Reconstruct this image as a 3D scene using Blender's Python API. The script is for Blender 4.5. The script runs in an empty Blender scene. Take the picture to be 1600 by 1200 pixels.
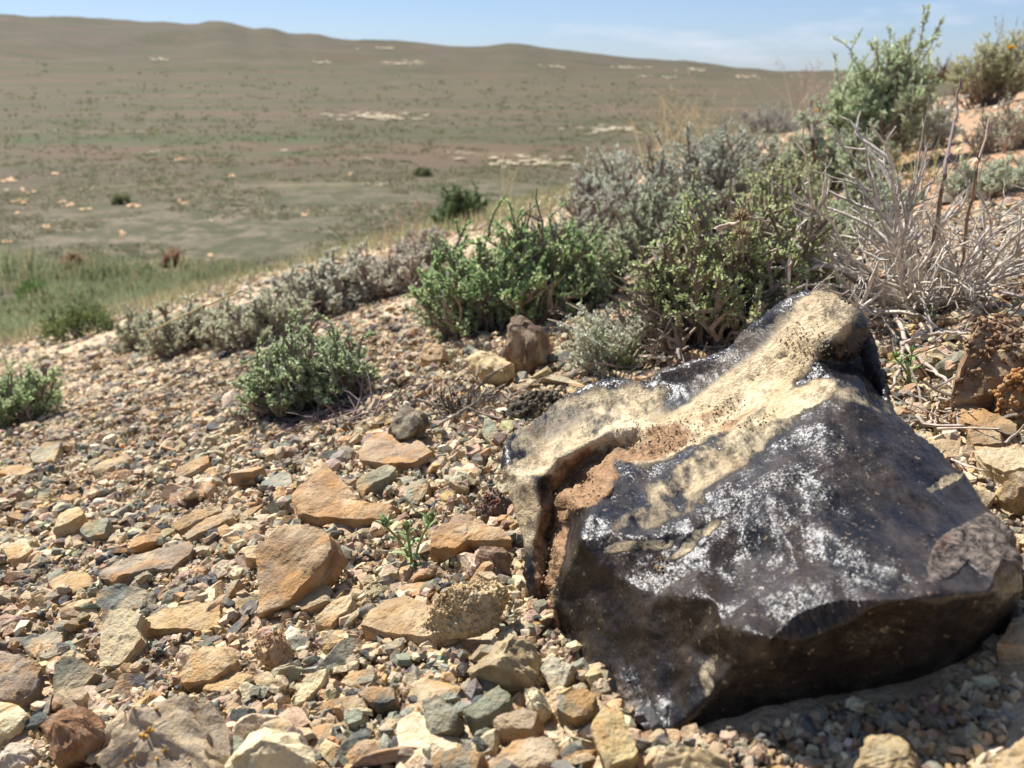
import bpy, bmesh, math, random
import numpy as np
from mathutils import Vector, Matrix
from mathutils.geometry import delaunay_2d_cdt

SC = bpy.context.scene
COL = SC.collection
RNG = np.random.default_rng(7)
random.seed(7)
F = 1443.0                      # focal length in photograph pixels
PITCH = math.atan(485 / F)
CP, SP = math.cos(PITCH), math.sin(PITCH)
SX, SY = 0.2194, -0.0790        # near hillside slopes
HGT = 0.1875                    # camera height above the slope, straight down

# ------------------------------------------------------------------ camera
cam_d = bpy.data.cameras.new('camera')
cam = bpy.data.objects.new('camera', cam_d)
COL.objects.link(cam)
cam.location = (0, 0, HGT)
cam.rotation_euler = (math.pi / 2 - PITCH, 0, 0)
cam_d.sensor_width = 36
cam_d.lens = F / 1600 * 36
cam_d.clip_start = 0.02
cam_d.clip_end = 20000
cam_d.dof.use_dof = True
cam_d.dof.focus_distance = 0.46
cam_d.dof.aperture_fstop = 18.0
SC.camera = cam

# ------------------------------------------------------------------ world and sun
SUN_AZ, SUN_EL = math.radians(-40), math.radians(49)    # azimuth from +Y, negative to the left
w = bpy.data.worlds.new('World'); SC.world = w; w.use_nodes = True
nt = w.node_tree; nt.nodes.clear()
wo = nt.nodes.new('ShaderNodeOutputWorld'); bg = nt.nodes.new('ShaderNodeBackground')
sky = nt.nodes.new('ShaderNodeTexSky'); sky.sky_type = 'NISHITA'; sky.sun_disc = False
sky.sun_elevation = SUN_EL; sky.sun_rotation = SUN_AZ
sky.altitude = 600; sky.air_density = 1.0; sky.dust_density = 0.35; sky.ozone_density = 2.2
bg.inputs['Strength'].default_value = 0.060
tc = nt.nodes.new('ShaderNodeTexCoord'); mp = nt.nodes.new('ShaderNodeMapping')
mp.inputs['Scale'].default_value = (2.2, 2.2, 11.0)
mp.inputs['Location'].default_value = (3.1, 1.7, 0.4)
cn = nt.nodes.new('ShaderNodeTexNoise'); cn.inputs['Scale'].default_value = 2.2
cn.inputs['Detail'].default_value = 6; cn.inputs['Roughness'].default_value = 0.55
cr = nt.nodes.new('ShaderNodeValToRGB')
cr.color_ramp.elements[0].position = 0.53; cr.color_ramp.elements[0].color = (0, 0, 0, 1)
cr.color_ramp.elements[1].position = 0.74; cr.color_ramp.elements[1].color = (0.55, 0.55, 0.55, 1)
cm = nt.nodes.new('ShaderNodeMix'); cm.data_type = 'RGBA'
cm.inputs[7].default_value = (8.6, 8.6, 9.6, 1)
L = nt.links.new
L(tc.outputs['Generated'], mp.inputs['Vector']); L(mp.outputs['Vector'], cn.inputs['Vector'])
L(cn.outputs['Fac'], cr.inputs['Fac']); L(cr.outputs['Color'], cm.inputs[0])
sm = nt.nodes.new('ShaderNodeMix'); sm.data_type = 'RGBA'; sm.blend_type = 'MULTIPLY'; sm.inputs[0].default_value = 1.0
sm.inputs[7].default_value = (0.70, 0.79, 1.0, 1)
fm = nt.nodes.new('ShaderNodeMix'); fm.data_type = 'RGBA'; fm.inputs[0].default_value = 0.25
fm.inputs[7].default_value = (4.6, 6.1, 9.2, 1)
L(sky.outputs['Color'], sm.inputs[6]); L(sm.outputs[2], fm.inputs[6]); L(fm.outputs[2], cm.inputs[6]); L(cm.outputs[2], bg.inputs['Color'])
L(bg.outputs['Background'], wo.inputs['Surface'])

sun_d = bpy.data.lights.new('sun', 'SUN'); sun = bpy.data.objects.new('sun', sun_d); COL.objects.link(sun)
sun_d.energy = 5.0; sun_d.angle = math.radians(0.53); sun_d.color = (1.0, 0.975, 0.935)
SUN = Vector((math.sin(SUN_AZ) * math.cos(SUN_EL), math.cos(SUN_AZ) * math.cos(SUN_EL), math.sin(SUN_EL)))
sun.rotation_euler = SUN.to_track_quat('Z', 'Y').to_euler()
sun.location = (0, 0, 30)
SC.view_settings.view_transform = 'Standard'
SC.view_settings.look = 'None'
SC.view_settings.gamma = 1
SC.view_settings.use_curve_mapping = False
SC.view_settings.exposure = 0.90
SC.cycles.max_bounces = 6

# ------------------------------------------------------------------ maths helpers
def smooth(a, b, x):
    t = np.clip((np.asarray(x, float) - a) / (b - a), 0, 1)
    return t * t * (3 - 2 * t)

def _hash(ix, iy, iz):
    h = (ix.astype(np.int64) * 374761393 + iy.astype(np.int64) * 668265263 + iz.astype(np.int64) * 2147483647) & 0xFFFFFFFF
    h = ((h ^ (h >> 13)) * 1274126177) & 0xFFFFFFFF
    h = ((h ^ (h >> 15)) * 2246822519) & 0xFFFFFFFF
    return ((h ^ (h >> 16)) & 0xFFFFFF) / float(0xFFFFFF)

def vn(p):
    """value noise, -1..1, p is (N,3)"""
    p = np.asarray(p, float); i = np.floor(p).astype(np.int64); f = p - i
    u = f * f * f * (f * (f * 6 - 15) + 10)
    r = 0
    for a in (0, 1):
        wx = u[:, 0] if a else 1 - u[:, 0]
        for b in (0, 1):
            wy = u[:, 1] if b else 1 - u[:, 1]
            for c in (0, 1):
                wz = u[:, 2] if c else 1 - u[:, 2]
                r = r + wx * wy * wz * _hash(i[:, 0] + a, i[:, 1] + b, i[:, 2] + c)
    return r * 2 - 1

def fbm(p, o=4, g=0.5):
    p = np.asarray(p, float); s = 0; a = 1; t = 0
    for k in range(o):
        s = s + a * vn(p * 2 ** k + 17.3 * k); t += a; a *= g
    return s / t

def ray(px, py):
    px = np.asarray(px, float); py = np.asarray(py, float)
    u = (px - 800) / F; v = (py - 600) / F
    return np.stack([u, CP - SP * v, -SP - CP * v], -1)

C0 = np.array([0, 0, HGT])
RIDGE = [(-400, 22), (0, 28), (100, 33), (200, 38), (290, 43), (340, 38), (370, 42), (392, 51), (425, 47), (448, 56), (490, 58),
         (560, 66), (640, 70), (700, 76), (760, 78), (800, 72), (830, 74), (900, 85), (1000, 95), (1100, 101),
         (1150, 109), (1210, 114), (1300, 114), (2200, 112)]
_ra = np.array(RIDGE, float); _rd = ray(_ra[:, 0], _ra[:, 1])
R_AZ = np.arctan2(_rd[:, 0], _rd[:, 1]); R_EL = _rd[:, 2] / np.hypot(_rd[:, 0], _rd[:, 1])
PLAIN = -3.0

def terrain(x, y):
    x = np.asarray(x, float); y = np.asarray(y, float)
    s = np.hypot(x, y); az = np.arctan2(x, y)
    k = 0.0072 + (0.0022 - 0.0072) * smooth(math.radians(-30), math.radians(24), az)
    und = fbm(np.stack([x * 1.3, y * 1.3, x * 0], -1).reshape(-1, 3), 3).reshape(x.shape)
    hill = SX * x + SY * y - k * s * s + 0.016 * und * smooth(0.7, 2.5, s)
    und2 = fbm(np.stack([x * 0.02, y * 0.02, x * 0 + 5], -1).reshape(-1, 3), 3).reshape(x.shape)
    el = np.interp(az, R_AZ, R_EL)
    el = el + 0.0011 * fbm(np.stack([az * 45, s * 0.004, az * 0], -1).reshape(-1, 3), 3).reshape(x.shape)
    ridge = HGT + el * 900
    pl = PLAIN + 0.35 * und2 * smooth(15, 80, s)
    rel = fbm(np.stack([x * 0.011, y * 0.011, x * 0 + 2], -1).reshape(-1, 3), 4).reshape(x.shape)
    pl = pl + (2.0 - 8.0 * np.abs(rel)) * smooth(220, 520, s)
    pl = pl + (ridge - PLAIN) * smooth(180, 900, s) ** 1.35 - 90 * smooth(950, 3500, s)
    wd = 0.35 * smooth(3, 9, s) + 1e-6
    return 0.5 * (hill + pl + np.sqrt((hill - pl) ** 2 + wd * wd))

_TS = 0.12 * 1.03 ** np.arange(0, 380)
def at(px, py):
    d = ray(px, py); lo = None; ts = _TS
    for ref in range(4):
        p = C0 + d * ts[:, None]
        below = np.where(p[:, 2] - terrain(p[:, 0], p[:, 1]) < 0)[0]
        if not len(below): return C0 + d * ts[-1]
        k = max(below[0], 1); ts = np.linspace(ts[k - 1], ts[k], 24)
    return C0 + d * ts[k - 1 if k < 24 else 23] if False else C0 + d * (0.5 * (ts[0] + ts[-1]))

def gnormal(x, y, e=0.03):
    zx = float(terrain(x + e, y) - terrain(x - e, y)) / (2 * e)
    zy = float(terrain(x, y + e) - terrain(x, y - e)) / (2 * e)
    n = np.array([-zx, -zy, 1.0]); return n / np.linalg.norm(n)

def depth(p):                   # distance along the optical axis
    q = np.asarray(p) - C0
    return q[..., 1] * CP - q[..., 2] * SP

def srgb(r, g, b):
    return tuple(((c / 255) / 12.92 if c / 255 <= 0.04045 else ((c / 255 + 0.055) / 1.055) ** 2.4) for c in (r, g, b))

# ------------------------------------------------------------------ mesh helpers
def mesh_np(name, V, faces, smooth_shade=False, cols=None, attrs=None, sharp=None):
    me = bpy.data.meshes.new(name)
    V = np.asarray(V, np.float32); me.vertices.add(len(V)); me.vertices.foreach_set('co', V.ravel())
    fl = [np.asarray(f, np.int32) for f in faces if len(f)]
    nl = sum(f.size for f in fl); npoly = sum(len(f) for f in fl)
    me.loops.add(nl); me.loops.foreach_set('vertex_index', np.concatenate([f.ravel() for f in fl]))
    tot = np.concatenate([np.full(len(f), f.shape[1], np.int32) for f in fl])
    st = np.zeros(npoly, np.int32); st[1:] = np.cumsum(tot)[:-1]
    me.polygons.add(npoly); me.polygons.foreach_set('loop_start', st)
    me.polygons.foreach_set('use_smooth', np.full(npoly, smooth_shade, bool))
    me.update(calc_edges=True)
    if cols is not None:
        c = np.ones((len(V), 4), np.float32); c[:, :3] = cols
        me.attributes.new('col', 'FLOAT_COLOR', 'POINT').data.foreach_set('color', c.ravel())
    for k, v in (attrs or {}).items():
        me.attributes.new(k, 'FLOAT', 'POINT').data.foreach_set('value', np.asarray(v, np.float32))
    if smooth_shade and sharp: me.set_sharp_from_angle(angle=math.radians(sharp))
    return me

def link(name, me, mat=None, parent=None, loc=None):
    o = bpy.data.objects.new(name, me); COL.objects.link(o)
    if mat is not None and not me.materials: me.materials.append(mat)
    if loc is not None: o.location = loc
    if parent is not None: o.parent = parent
    return o

def tag(o, label, cat, group=None, kind=None):
    o['label'] = label; o['category'] = cat
    if group: o['group'] = group
    if kind: o['kind'] = kind
    return o

def empty(name, loc, label, cat, group=None):
    o = bpy.data.objects.new(name, None); COL.objects.link(o); o.location = loc
    o.empty_display_size = 0.02
    return tag(o, label, cat, group)

class Acc:
    def __init__(s): s.V = []; s.T = []; s.Q = []; s.C = []; s.n = 0
    def add(s, V, tris=None, quads=None, col=None):
        if tris is not None and len(tris): s.T.append(np.asarray(tris) + s.n)
        if quads is not None and len(quads): s.Q.append(np.asarray(quads) + s.n)
        s.V.append(np.asarray(V)); s.n += len(V)
        if col is not None:
            c = np.asarray(col, float); s.C.append(np.broadcast_to(c, (len(V), 3)))
    def mesh(s, name, loc=(0, 0, 0), **k):
        fs = []
        if s.T: fs.append(np.concatenate(s.T))
        if s.Q: fs.append(np.concatenate(s.Q))
        return mesh_np(name, np.concatenate(s.V) - np.asarray(loc), fs, cols=np.concatenate(s.C) if s.C else None, **k)

# ------------------------------------------------------------------ materials
def newmat(name):
    m = bpy.data.materials.new(name); m.use_nodes = True
    t = m.node_tree; b = t.nodes['Principled BSDF']
    return m, t, b

def N(t, kind, **k):
    n = t.nodes.new(kind)
    for a, v in k.items():
        if a in ('operation', 'data_type', 'blend_type', 'attribute_name', 'feature', 'attribute_type', 'distance', 'noise_dimensions', 'clamp'): setattr(n, a, v)
        else: n.inputs[a].default_value = v
    return n

def noise(t, vec, scale, detail=4, rough=0.55):
    n = N(t, 'ShaderNodeTexNoise', Scale=scale, Detail=detail, Roughness=rough)
    if vec is not None: t.links.new(vec, n.inputs['Vector'])
    return n.outputs['Fac']

def ramp(t, fac, a, b, ca=(0, 0, 0, 1), cb=(1, 1, 1, 1)):
    r = t.nodes.new('ShaderNodeValToRGB')
    r.color_ramp.elements[0].position = a; r.color_ramp.elements[1].position = b
    r.color_ramp.elements[0].color = ca; r.color_ramp.elements[1].color = cb
    t.links.new(fac, r.inputs['Fac']); return r.outputs['Color']

def mix(t, fac, a, b, mode='MIX'):
    n = t.nodes.new('ShaderNodeMix'); n.data_type = 'RGBA'; n.blend_type = mode
    for i, v in ((0, fac), (6, a), (7, b)):
        if isinstance(v, (int, float)): n.inputs[i].default_value = v
        elif isinstance(v, tuple): n.inputs[i].default_value = v if len(v) == 4 else v + (1,)
        else: t.links.new(v, n.inputs[i])
    return n.outputs[2]

def math_(t, op, a, b=0.0, c=None):
    n = t.nodes.new('ShaderNodeMath'); n.operation = op
    for i, v in ((0, a), (1, b)) + (((2, c),) if c is not None else ()):
        if isinstance(v, (int, float)): n.inputs[i].default_value = v
        else: t.links.new(v, n.inputs[i])
    return n.outputs[0]

def bump(t, h, strength, dist, prev=None):
    n = N(t, 'ShaderNodeBump', Strength=strength, Distance=dist)
    t.links.new(h, n.inputs['Height'])
    if prev is not None: t.links.new(prev, n.inputs['Normal'])
    return n.outputs['Normal']

def stone_material(name, per_object, scale=1.0, strata=False):
    m, t, b = newmat(name)
    tcn = t.nodes.new('ShaderNodeTexCoord'); vec = tcn.outputs['Object']
    if per_object:
        oi = t.nodes.new('ShaderNodeObjectInfo'); base = oi.outputs['Color']
        va = t.nodes.new('ShaderNodeVectorMath'); va.operation = 'ADD'
        mu = t.nodes.new('ShaderNodeVectorMath'); mu.operation = 'SCALE'; mu.inputs['Scale'].default_value = 3.0
        cx = t.nodes.new('ShaderNodeCombineXYZ')
        for i in range(3): t.links.new(oi.outputs['Random'], cx.inputs[i])
        t.links.new(cx.outputs[0], mu.inputs[0]); t.links.new(vec, va.inputs[0]); t.links.new(mu.outputs[0], va.inputs[1])
        vec = va.outputs[0]
    else:
        at_ = N(t, 'ShaderNodeAttribute', attribute_name='col'); base = at_.outputs['Color']
    n1 = noise(t, vec, 70 * scale, 5, 0.6)
    n2 = noise(t, vec, 420 * scale, 4, 0.7)
    n3 = noise(t, vec, 28 * scale, 3, 0.6); n6 = noise(t, vec, 120 * scale, 5, 0.7)
    c = mix(t, ramp(t, n1, 0.38, 0.66), base, mix(t, 1.0, base, (0.62, 0.56, 0.50, 1), 'MULTIPLY'))
    c = mix(t, math_(t, 'MULTIPLY', ramp(t, n3, 0.5, 0.68), 0.65), c, srgb(212, 188, 148))
    if per_object: c = mix(t, math_(t, 'MULTIPLY', ramp(t, n6, 0.50, 0.60), 0.55), c, mix(t, 0.55, base, srgb(150, 146, 132)))
    c = mix(t, math_(t, 'MULTIPLY', ramp(t, n2, 0.56, 0.72), 0.55), c, mix(t, 1.0, base, (0.35, 0.33, 0.32, 1), 'MULTIPLY'))
    if strata:
        mpn = N(t, 'ShaderNodeMapping', Scale=(18, 18, 900)); t.links.new(vec, mpn.inputs['Vector'])
        n4 = noise(t, mpn.outputs[0], 1.0, 3, 0.6)
        c = mix(t, math_(t, 'MULTIPLY', ramp(t, n4, 0.42, 0.6), 0.35), c, mix(t, 1.0, base, (0.5, 0.42, 0.34, 1), 'MULTIPLY'))
        # rust films
        n5 = noise(t, vec, 45 * scale, 4, 0.65)
        c = mix(t, math_(t, 'MULTIPLY', ramp(t, n5, 0.50, 0.62), 0.62), c, srgb(176, 130, 74))
    t.links.new(c, b.inputs['Base Color'])
    b.inputs['Roughness'].default_value = 0.82
    b.inputs['Specular IOR Level'].default_value = 0.3
    h = bump(t, n1, 0.8, 0.005 / scale)
    h = bump(t, n6, 0.6, 0.003 / scale, h)
    h = bump(t, n2, 0.8, 0.0018 / scale, h)
    t.links.new(h, b.inputs['Normal'])
    return m

M_STONE = stone_material('weathered stone', True, strata=True)
M_CLOD = stone_material('crumbly clod', True, scale=1.6)
M_GRAVEL = stone_material('gravel', False, scale=1.4)

def leaf_material(name, transl=0.45, rough=0.55):
    m, t, b = newmat(name)
    a = N(t, 'ShaderNodeAttribute', attribute_name='col')
    t.links.new(a.outputs['Color'], b.inputs['Base Color'])
    b.inputs['Roughness'].default_value = rough; b.inputs['Specular IOR Level'].default_value = 0.35
    tr = t.nodes.new('ShaderNodeBsdfTranslucent'); t.links.new(a.outputs['Color'], tr.inputs['Color'])
    mx = N(t, 'ShaderNodeMixShader', Fac=transl)
    t.links.new(b.outputs[0], mx.inputs[1]); t.links.new(tr.outputs[0], mx.inputs[2])
    t.links.new(mx.outputs[0], t.nodes['Material Output'].inputs['Surface'])
    return m
M_LEAF = leaf_material('foliage')

def wood_material():
    m, t, b = newmat('weathered wood')
    a = N(t, 'ShaderNodeAttribute', attribute_name='col')
    tcn = t.nodes.new('ShaderNodeTexCoord')
    n1 = noise(t, tcn.outputs['Object'], 160, 4, 0.65)
    c = mix(t, ramp(t, n1, 0.35, 0.65), a.outputs['Color'], mix(t, 1.0, a.outputs['Color'], (0.5, 0.45, 0.42, 1), 'MULTIPLY'))
    t.links.new(c, b.inputs['Base Color']); b.inputs['Roughness'].default_value = 0.8
    t.links.new(bump(t, n1, 0.5, 0.0015), b.inputs['Normal'])
    return m
M_WOOD = wood_material()

def ground_material():
    m, t, b = newmat('steppe ground')
    tcn = t.nodes.new('ShaderNodeTexCoord'); vec = tcn.outputs['Object']
    # near: dusty soil with grit
    n1 = noise(t, vec, 9, 4); n2 = noise(t, vec, 90, 5, 0.65); n3 = noise(t, vec, 480, 4, 0.7)
    near = mix(t, ramp(t, n1, 0.4, 0.62), srgb(182, 162, 134), srgb(170, 144, 112))
    near = mix(t, math_(t, 'MULTIPLY', ramp(t, n2, 0.42, 0.64), 0.7), near, srgb(214, 192, 156))
    near = mix(t, math_(t, 'MULTIPLY', ramp(t, n3, 0.52, 0.7), 0.6), near, srgb(112, 96, 78))
    # reddish bank up the slope to the right
    a = N(t, 'ShaderNodeAttribute', attribute_name='red')
    near = mix(t, math_(t, 'MULTIPLY', a.outputs['Fac'], math_(t, 'ADD', math_(t, 'MULTIPLY', n2, 0.8), 0.3)), near, srgb(164, 126, 96))
    # plain: low brown and green steppe growth
    p1 = noise(t, vec, 0.035, 6, 0.62); p2 = noise(t, vec, 0.35, 6, 0.68); p3 = noise(t, vec, 1.5, 6, 0.72); p4 = noise(t, vec, 0.11, 5, 0.6)
    brown = srgb(104, 91, 70); mauve = srgb(106, 92, 80); green = srgb(90, 88, 64); dgreen = srgb(74, 80, 54)
    p6 = noise(t, vec, 0.16, 6, 0.72); p7 = noise(t, vec, 0.8, 6, 0.72)
    far = mix(t, ramp(t, p1, 0.42, 0.56), brown, green)
    far = mix(t, math_(t, 'MULTIPLY', ramp(t, p4, 0.5, 0.6), 0.7), far, mauve)
    far = mix(t, math_(t, 'MULTIPLY', ramp(t, p6, 0.52, 0.62), 0.6), far, dgreen)
    far = mix(t, math_(t, 'MULTIPLY', ramp(t, p2, 0.52, 0.62), 0.6), far, dgreen)
    far = mix(t, math_(t, 'MULTIPLY', ramp(t, p7, 0.50, 0.60), 0.55), far, srgb(80, 74, 54))
    far = mix(t, math_(t, 'MULTIPLY', ramp(t, noise(t, vec, 0.5, 6, 0.75), 0.58, 0.66), 0.5), far, srgb(128, 114, 90))
    far = mix(t, math_(t, 'MULTIPLY', ramp(t, p3, 0.48, 0.6), 0.45), far, srgb(84, 78, 58))
    ms_ = N(t, 'ShaderNodeMapping', Scale=(0.010, 0.045, 0.02)); t.links.new(vec, ms_.inputs['Vector'])      # drainage bands across the valley
    b1 = noise(t, ms_.outputs[0], 1.0, 6, 0.7); b2 = noise(t, ms_.outputs[0], 3.1, 6, 0.72)
    far = mix(t, math_(t, 'MULTIPLY', ramp(t, b1, 0.48, 0.58), 0.6), far, srgb(112, 90, 72))
    far = mix(t, math_(t, 'MULTIPLY', ramp(t, b2, 0.53, 0.60), 0.65), far, srgb(76, 82, 52))
    far = mix(t, math_(t, 'MULTIPLY', ramp(t, b2, 0.36, 0.30) if False else ramp(t, noise(t, ms_.outputs[0], 5.3, 5, 0.7), 0.62, 0.68), 0.6), far, srgb(150, 134, 106))
    g = N(t, 'ShaderNodeAttribute', attribute_name='open')     # open ground at the foot of the slope
    bare = mix(t, ramp(t, p3, 0.45, 0.55), srgb(126, 114, 94), srgb(84, 84, 62))
    bare = mix(t, ramp(t, p2, 0.5, 0.7), bare, srgb(90, 90, 68))
    p5 = noise(t, vec, 5.0, 5, 0.7); bare = mix(t, math_(t, 'MULTIPLY', ramp(t, p5, 0.48, 0.6), 0.6), bare, srgb(78, 78, 58))
    far = mix(t, g.outputs['Fac'], far, bare)
    gb = N(t, 'ShaderNodeAttribute', attribute_name='green')   # damp green strips across the valley floor
    far = mix(t, math_(t, 'MULTIPLY', gb.outputs['Fac'], ramp(t, p2, 0.40, 0.58)), far, srgb(80, 90, 58))
    hl = N(t, 'ShaderNodeAttribute', attribute_name='hill')
    hc = mix(t, ramp(t, noise(t, vec, 0.02, 6, 0.7), 0.42, 0.58), srgb(92, 84, 76), srgb(80, 80, 64))
    far = mix(t, math_(t, 'MULTIPLY', hl.outputs['Fac'], 0.35), far, hc)
    far = mix(t, 1.0, far, (0.86, 0.855, 0.85, 1), 'MULTIPLY')
    f = N(t, 'ShaderNodeAttribute', attribute_name='far')
    c = mix(t, f.outputs['Fac'], near, far)
    t.links.new(c, b.inputs['Base Color'])
    b.inputs['Roughness'].default_value = 0.95; b.inputs['Specular IOR Level'].default_value = 0.1
    h = bump(t, n2, 0.7, 0.006); h = bump(t, n3, 0.7, 0.002, h)
    t.links.new(h, b.inputs['Normal'])
    return m

# ------------------------------------------------------------------ ground: one sheet to the horizon
def build_ground():
    ang = np.concatenate([np.radians(np.arange(-180, -44, 6.8)), np.radians(np.arange(-44, 44.01, 0.6)), np.radians(np.arange(50.8, 173.3, 6.8))])
    r = [0.04]
    while r[-1] < 9000: r.append(r[-1] * (1.015 if r[-1] < 6 else 1.03))
    r = np.array(r)
    A, R = np.meshgrid(ang, r)
    x = R * np.sin(A); y = R * np.cos(A)
    z = terrain(x, y)
    p = np.stack([x.ravel(), y.ravel(), z.ravel() * 0], -1)
    fade = smooth(25, 6, R.ravel())
    z = z + ((fbm(p * 28, 4) * 0.0045 + fbm(p * 110, 3) * 0.0016) * fade).reshape(z.shape)
    nr, na = A.shape
    i = np.arange(nr * na).reshape(nr, na); j = np.roll(i, -1, 1)
    q = np.stack([i[:-1], j[:-1], j[1:], i[1:]], -1).reshape(-1, 4)[:, ::-1]
    V = np.stack([x.ravel(), y.ravel(), z.ravel()], -1)
    V = np.vstack([V, [[0, 0, 0]]]); c = len(V) - 1
    tri = np.stack([np.full(na, c), j[0], i[0]], -1)[:, ::-1]
    tri = tri[:, ::-1] if False else tri
    s = np.hypot(V[:, 0], V[:, 1]); az = np.degrees(np.arctan2(V[:, 0], V[:, 1]))
    hillz = SX * V[:, 0] + SY * V[:, 1]
    far = smooth(4.2, 8, s + 2 * fbm(V * 0.5, 3))
    far = np.where(az > 14, smooth(9, 22, s), far)
    red = smooth(8, 20, az) * smooth(0.55, 0.9, s) * (1 - far)
    op = smooth(9, 12, s) * smooth(34, 22, s + 5 * fbm(V * 0.15, 3))
    gr = np.maximum(np.exp(-((V[:, 1] - 47 - 3 * fbm(V * [0.05, 0.02, 0], 2)) / 3.2) ** 2) * smooth(-0.25, 0.2, fbm(V * [0.06, 0.05, 0] + 9, 3)) * smooth(8, -2, V[:, 0] - 18),
                    np.exp(-((V[:, 1] - 39 - 2 * fbm(V * [0.06, 0.02, 0] + 3, 2)) / 2.0) ** 2) * smooth(-0.05, 0.3, fbm(V * [0.09, 0.07, 0] + 4, 3)))
    hl = smooth(260, 620, s)
    me = mesh_np('ground', V, [q, tri], True, attrs=dict(far=far, red=red, open=op, green=gr, hill=hl))
    o = link('ground', me, ground_material()); o['kind'] = 'structure'
    return o
build_ground()

# ------------------------------------------------------------------ the big glassy boulder
def rock_data():
    B = [(787,691,.42),(800,678,.428),(815,664,.435),(860,634,.45),(891,609,.455),(942,591,.457),(980,590,.452),(1015,593,.447),(1046,573,.442),(1100,558,.432),
         (1140,540,.425),(1186,500,.417),(1222,470,.412),(1253,457,.407),(1277,453,.405),(1307,463,.402),(1344,482,.397),(1359,509,.392),
         (1368,545,.387),(1386,588,.377),(1399,643,.364),(1435,679,.356),(1478,710,.347),(1508,737,.338),(1538,783,.327),(1569,819,.314),
         (1596,868,.302),(1598,917,.297),(1575,977,.302),(1532,1014,.298),(1490,1044,.294),(1368,1075,.292),(1247,1095,.291),(1125,1122,.291),
         (1046,1148,.290),(1021,1151,.290),(997,1142,.296),(961,1099,.313),(924,1069,.331),(894,1026,.351),(869,987,.371),(839,959,.387),
         (824,917,.390),(812,844,.395),(796,783,.402),(784,734,.412)]
    I = dict(
        # left tip top and its front strip
        t1=(800,737,.404), t2=(838,757,.396), t3=(846,805,.391), t4=(836,860,.389), t5=(843,920,.387),
        # beige rim over the hollow
        r1=(872,716,.409), r2=(925,690,.412), r3=(960,668,.414), r4=(1005,668,.410),
        # hollow
        h1=(868,770,.414), h2=(905,735,.423), h3=(950,706,.420), h4=(985,698,.410), h5=(862,830,.405), h6=(857,890,.397), h7=(855,945,.389),
        h8=(912,765,.405), h9=(885,830,.392),
        # right lip of the hollow
        l1=(1012,712,.392), l2=(955,752,.368), l3=(922,795,.350), l4=(905,843,.336), l5=(884,892,.345), l6=(870,940,.358),
        # upper plateau behind the rim
        p1=(850,690,.430), p2=(900,655,.440), p3=(945,635,.444), p4=(1000,630,.436), p5=(1060,600,.436), p6=(930,668,.424),
        p7=(1120,580,.424), p8=(1090,640,.415), p9=(1180,545,.412), p10=(1060,672,.404), p11=(1150,640,.401), p12=(1200,590,.398), p13=(1230,540,.396),
        # knob
        k1=(1240,490,.400), k2=(1290,490,.388), k3=(1255,530,.388), k4=(1300,535,.377), k5=(1275,565,.381), k6=(1325,505,.383), k7=(1345,550,.391), k8=(1322,570,.389), k9=(1362,603,.387),
        # ridge between plateau and front block
        g1=(1070,694,.388), g2=(1130,672,.386), g3=(1190,630,.385), g4=(1250,600,.382), g5=(1300,590,.374), g6=(1345,612,.362),
        # front block top, sloping forward
        a1=(1000,760,.362), a2=(1070,740,.360), a3=(1150,715,.358), a4=(1220,680,.358), a5=(1290,640,.357), a6=(1360,650,.353),
        b1=(960,830,.334), b2=(1020,842,.324), b3=(1060,820,.327), b4=(1100,790,.331), b5=(1170,760,.334), b6=(1250,720,.334), b7=(1290,700,.336), b8=(1380,700,.338), b9=(1450,730,.335),
        # centre scallops and front lip
        c1=(1076,880,.313), c2=(1113,935,.296), c3=(1125,977,.285), c4=(1150,850,.312), c5=(1200,800,.316), c6=(1180,930,.291), c7=(1240,870,.299), c8=(1270,800,.309),
        c9=(1225,830,.302), c10=(1140,905,.301),
        d1=(1330,800,.306), d2=(1400,780,.312), d3=(1470,790,.313), d4=(1330,880,.287), d5=(1420,870,.288), d6=(1500,850,.298), d7=(1535,810,.313),
        e1=(1180,990,.2735), e2=(1204,1002,.270), e3=(1240,985,.267), e4=(1289,965,.2655), e5=(1368,941,.2665), e6=(1459,932,.270), e7=(1545,926,.280), e8=(1570,870,.292),
        # front left face
        f1=(960,900,.326), f2=(1020,930,.310), f3=(930,980,.336), f4=(1000,1030,.313), f5=(1080,1010,.298), f6=(1050,1090,.298), f7=(1150,1040,.282), f8=(1105,1090,.286),
        # underside
        u1=(1200,1050,.281), u2=(1300,1030,.277), u3=(1400,1010,.278), u4=(1490,990,.283), u5=(1160,1085,.287), u6=(1555,955,.292))
    for ks, m_ in (('e1 e2 e3 e4 e5 e6 e7 e8', 0.955), ('c2 c3 c6 c7 d4 d5 d6', 0.975), ('f7 f8', 0.985), ('u1 u2 u3 u4 u6', 0.978)):     # the front lip hangs well forward
        for k in ks.split(): I[k] = (I[k][0], I[k][1], I[k][2] * m_)
    names = list(I)
    edges = [('t1','t2'),('t2','r1'),('r1','r2'),('r2','r3'),('r3','r4'),('t2','t3'),('t3','t4'),('t4','t5'),('h1','h2'),('h2','h3'),('h3','h4'),('h1','h5'),('h5','h6'),('h6','h7'),
             ('l1','l2'),('l2','l3'),('l3','l4'),('l4','l5'),('l5','l6'),('l1','g1'),('g1','g2'),('g2','g3'),('g3','g4'),('g4','g5'),('g5','g6'),
             ('l4','b1'),('b1','b2'),('b2','c1'),('c1','c2'),('c2','c3'),('c3','e1'),('e1','e2'),('e2','e3'),('e3','e4'),('e4','e5'),('e5','e6'),('e6','e7'),
             ('b2','b3'),('b3','b4'),('b4','b5'),('b5','b6'),('b6','b7'),('e1','f7'),('f7','f8'),('k4','k8'),('k6','k7'),('k5','k8'),('d6','e8'),('d7','d6'),('k2','k6'),('k4','k6')]
    return B, I, names, edges

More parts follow.
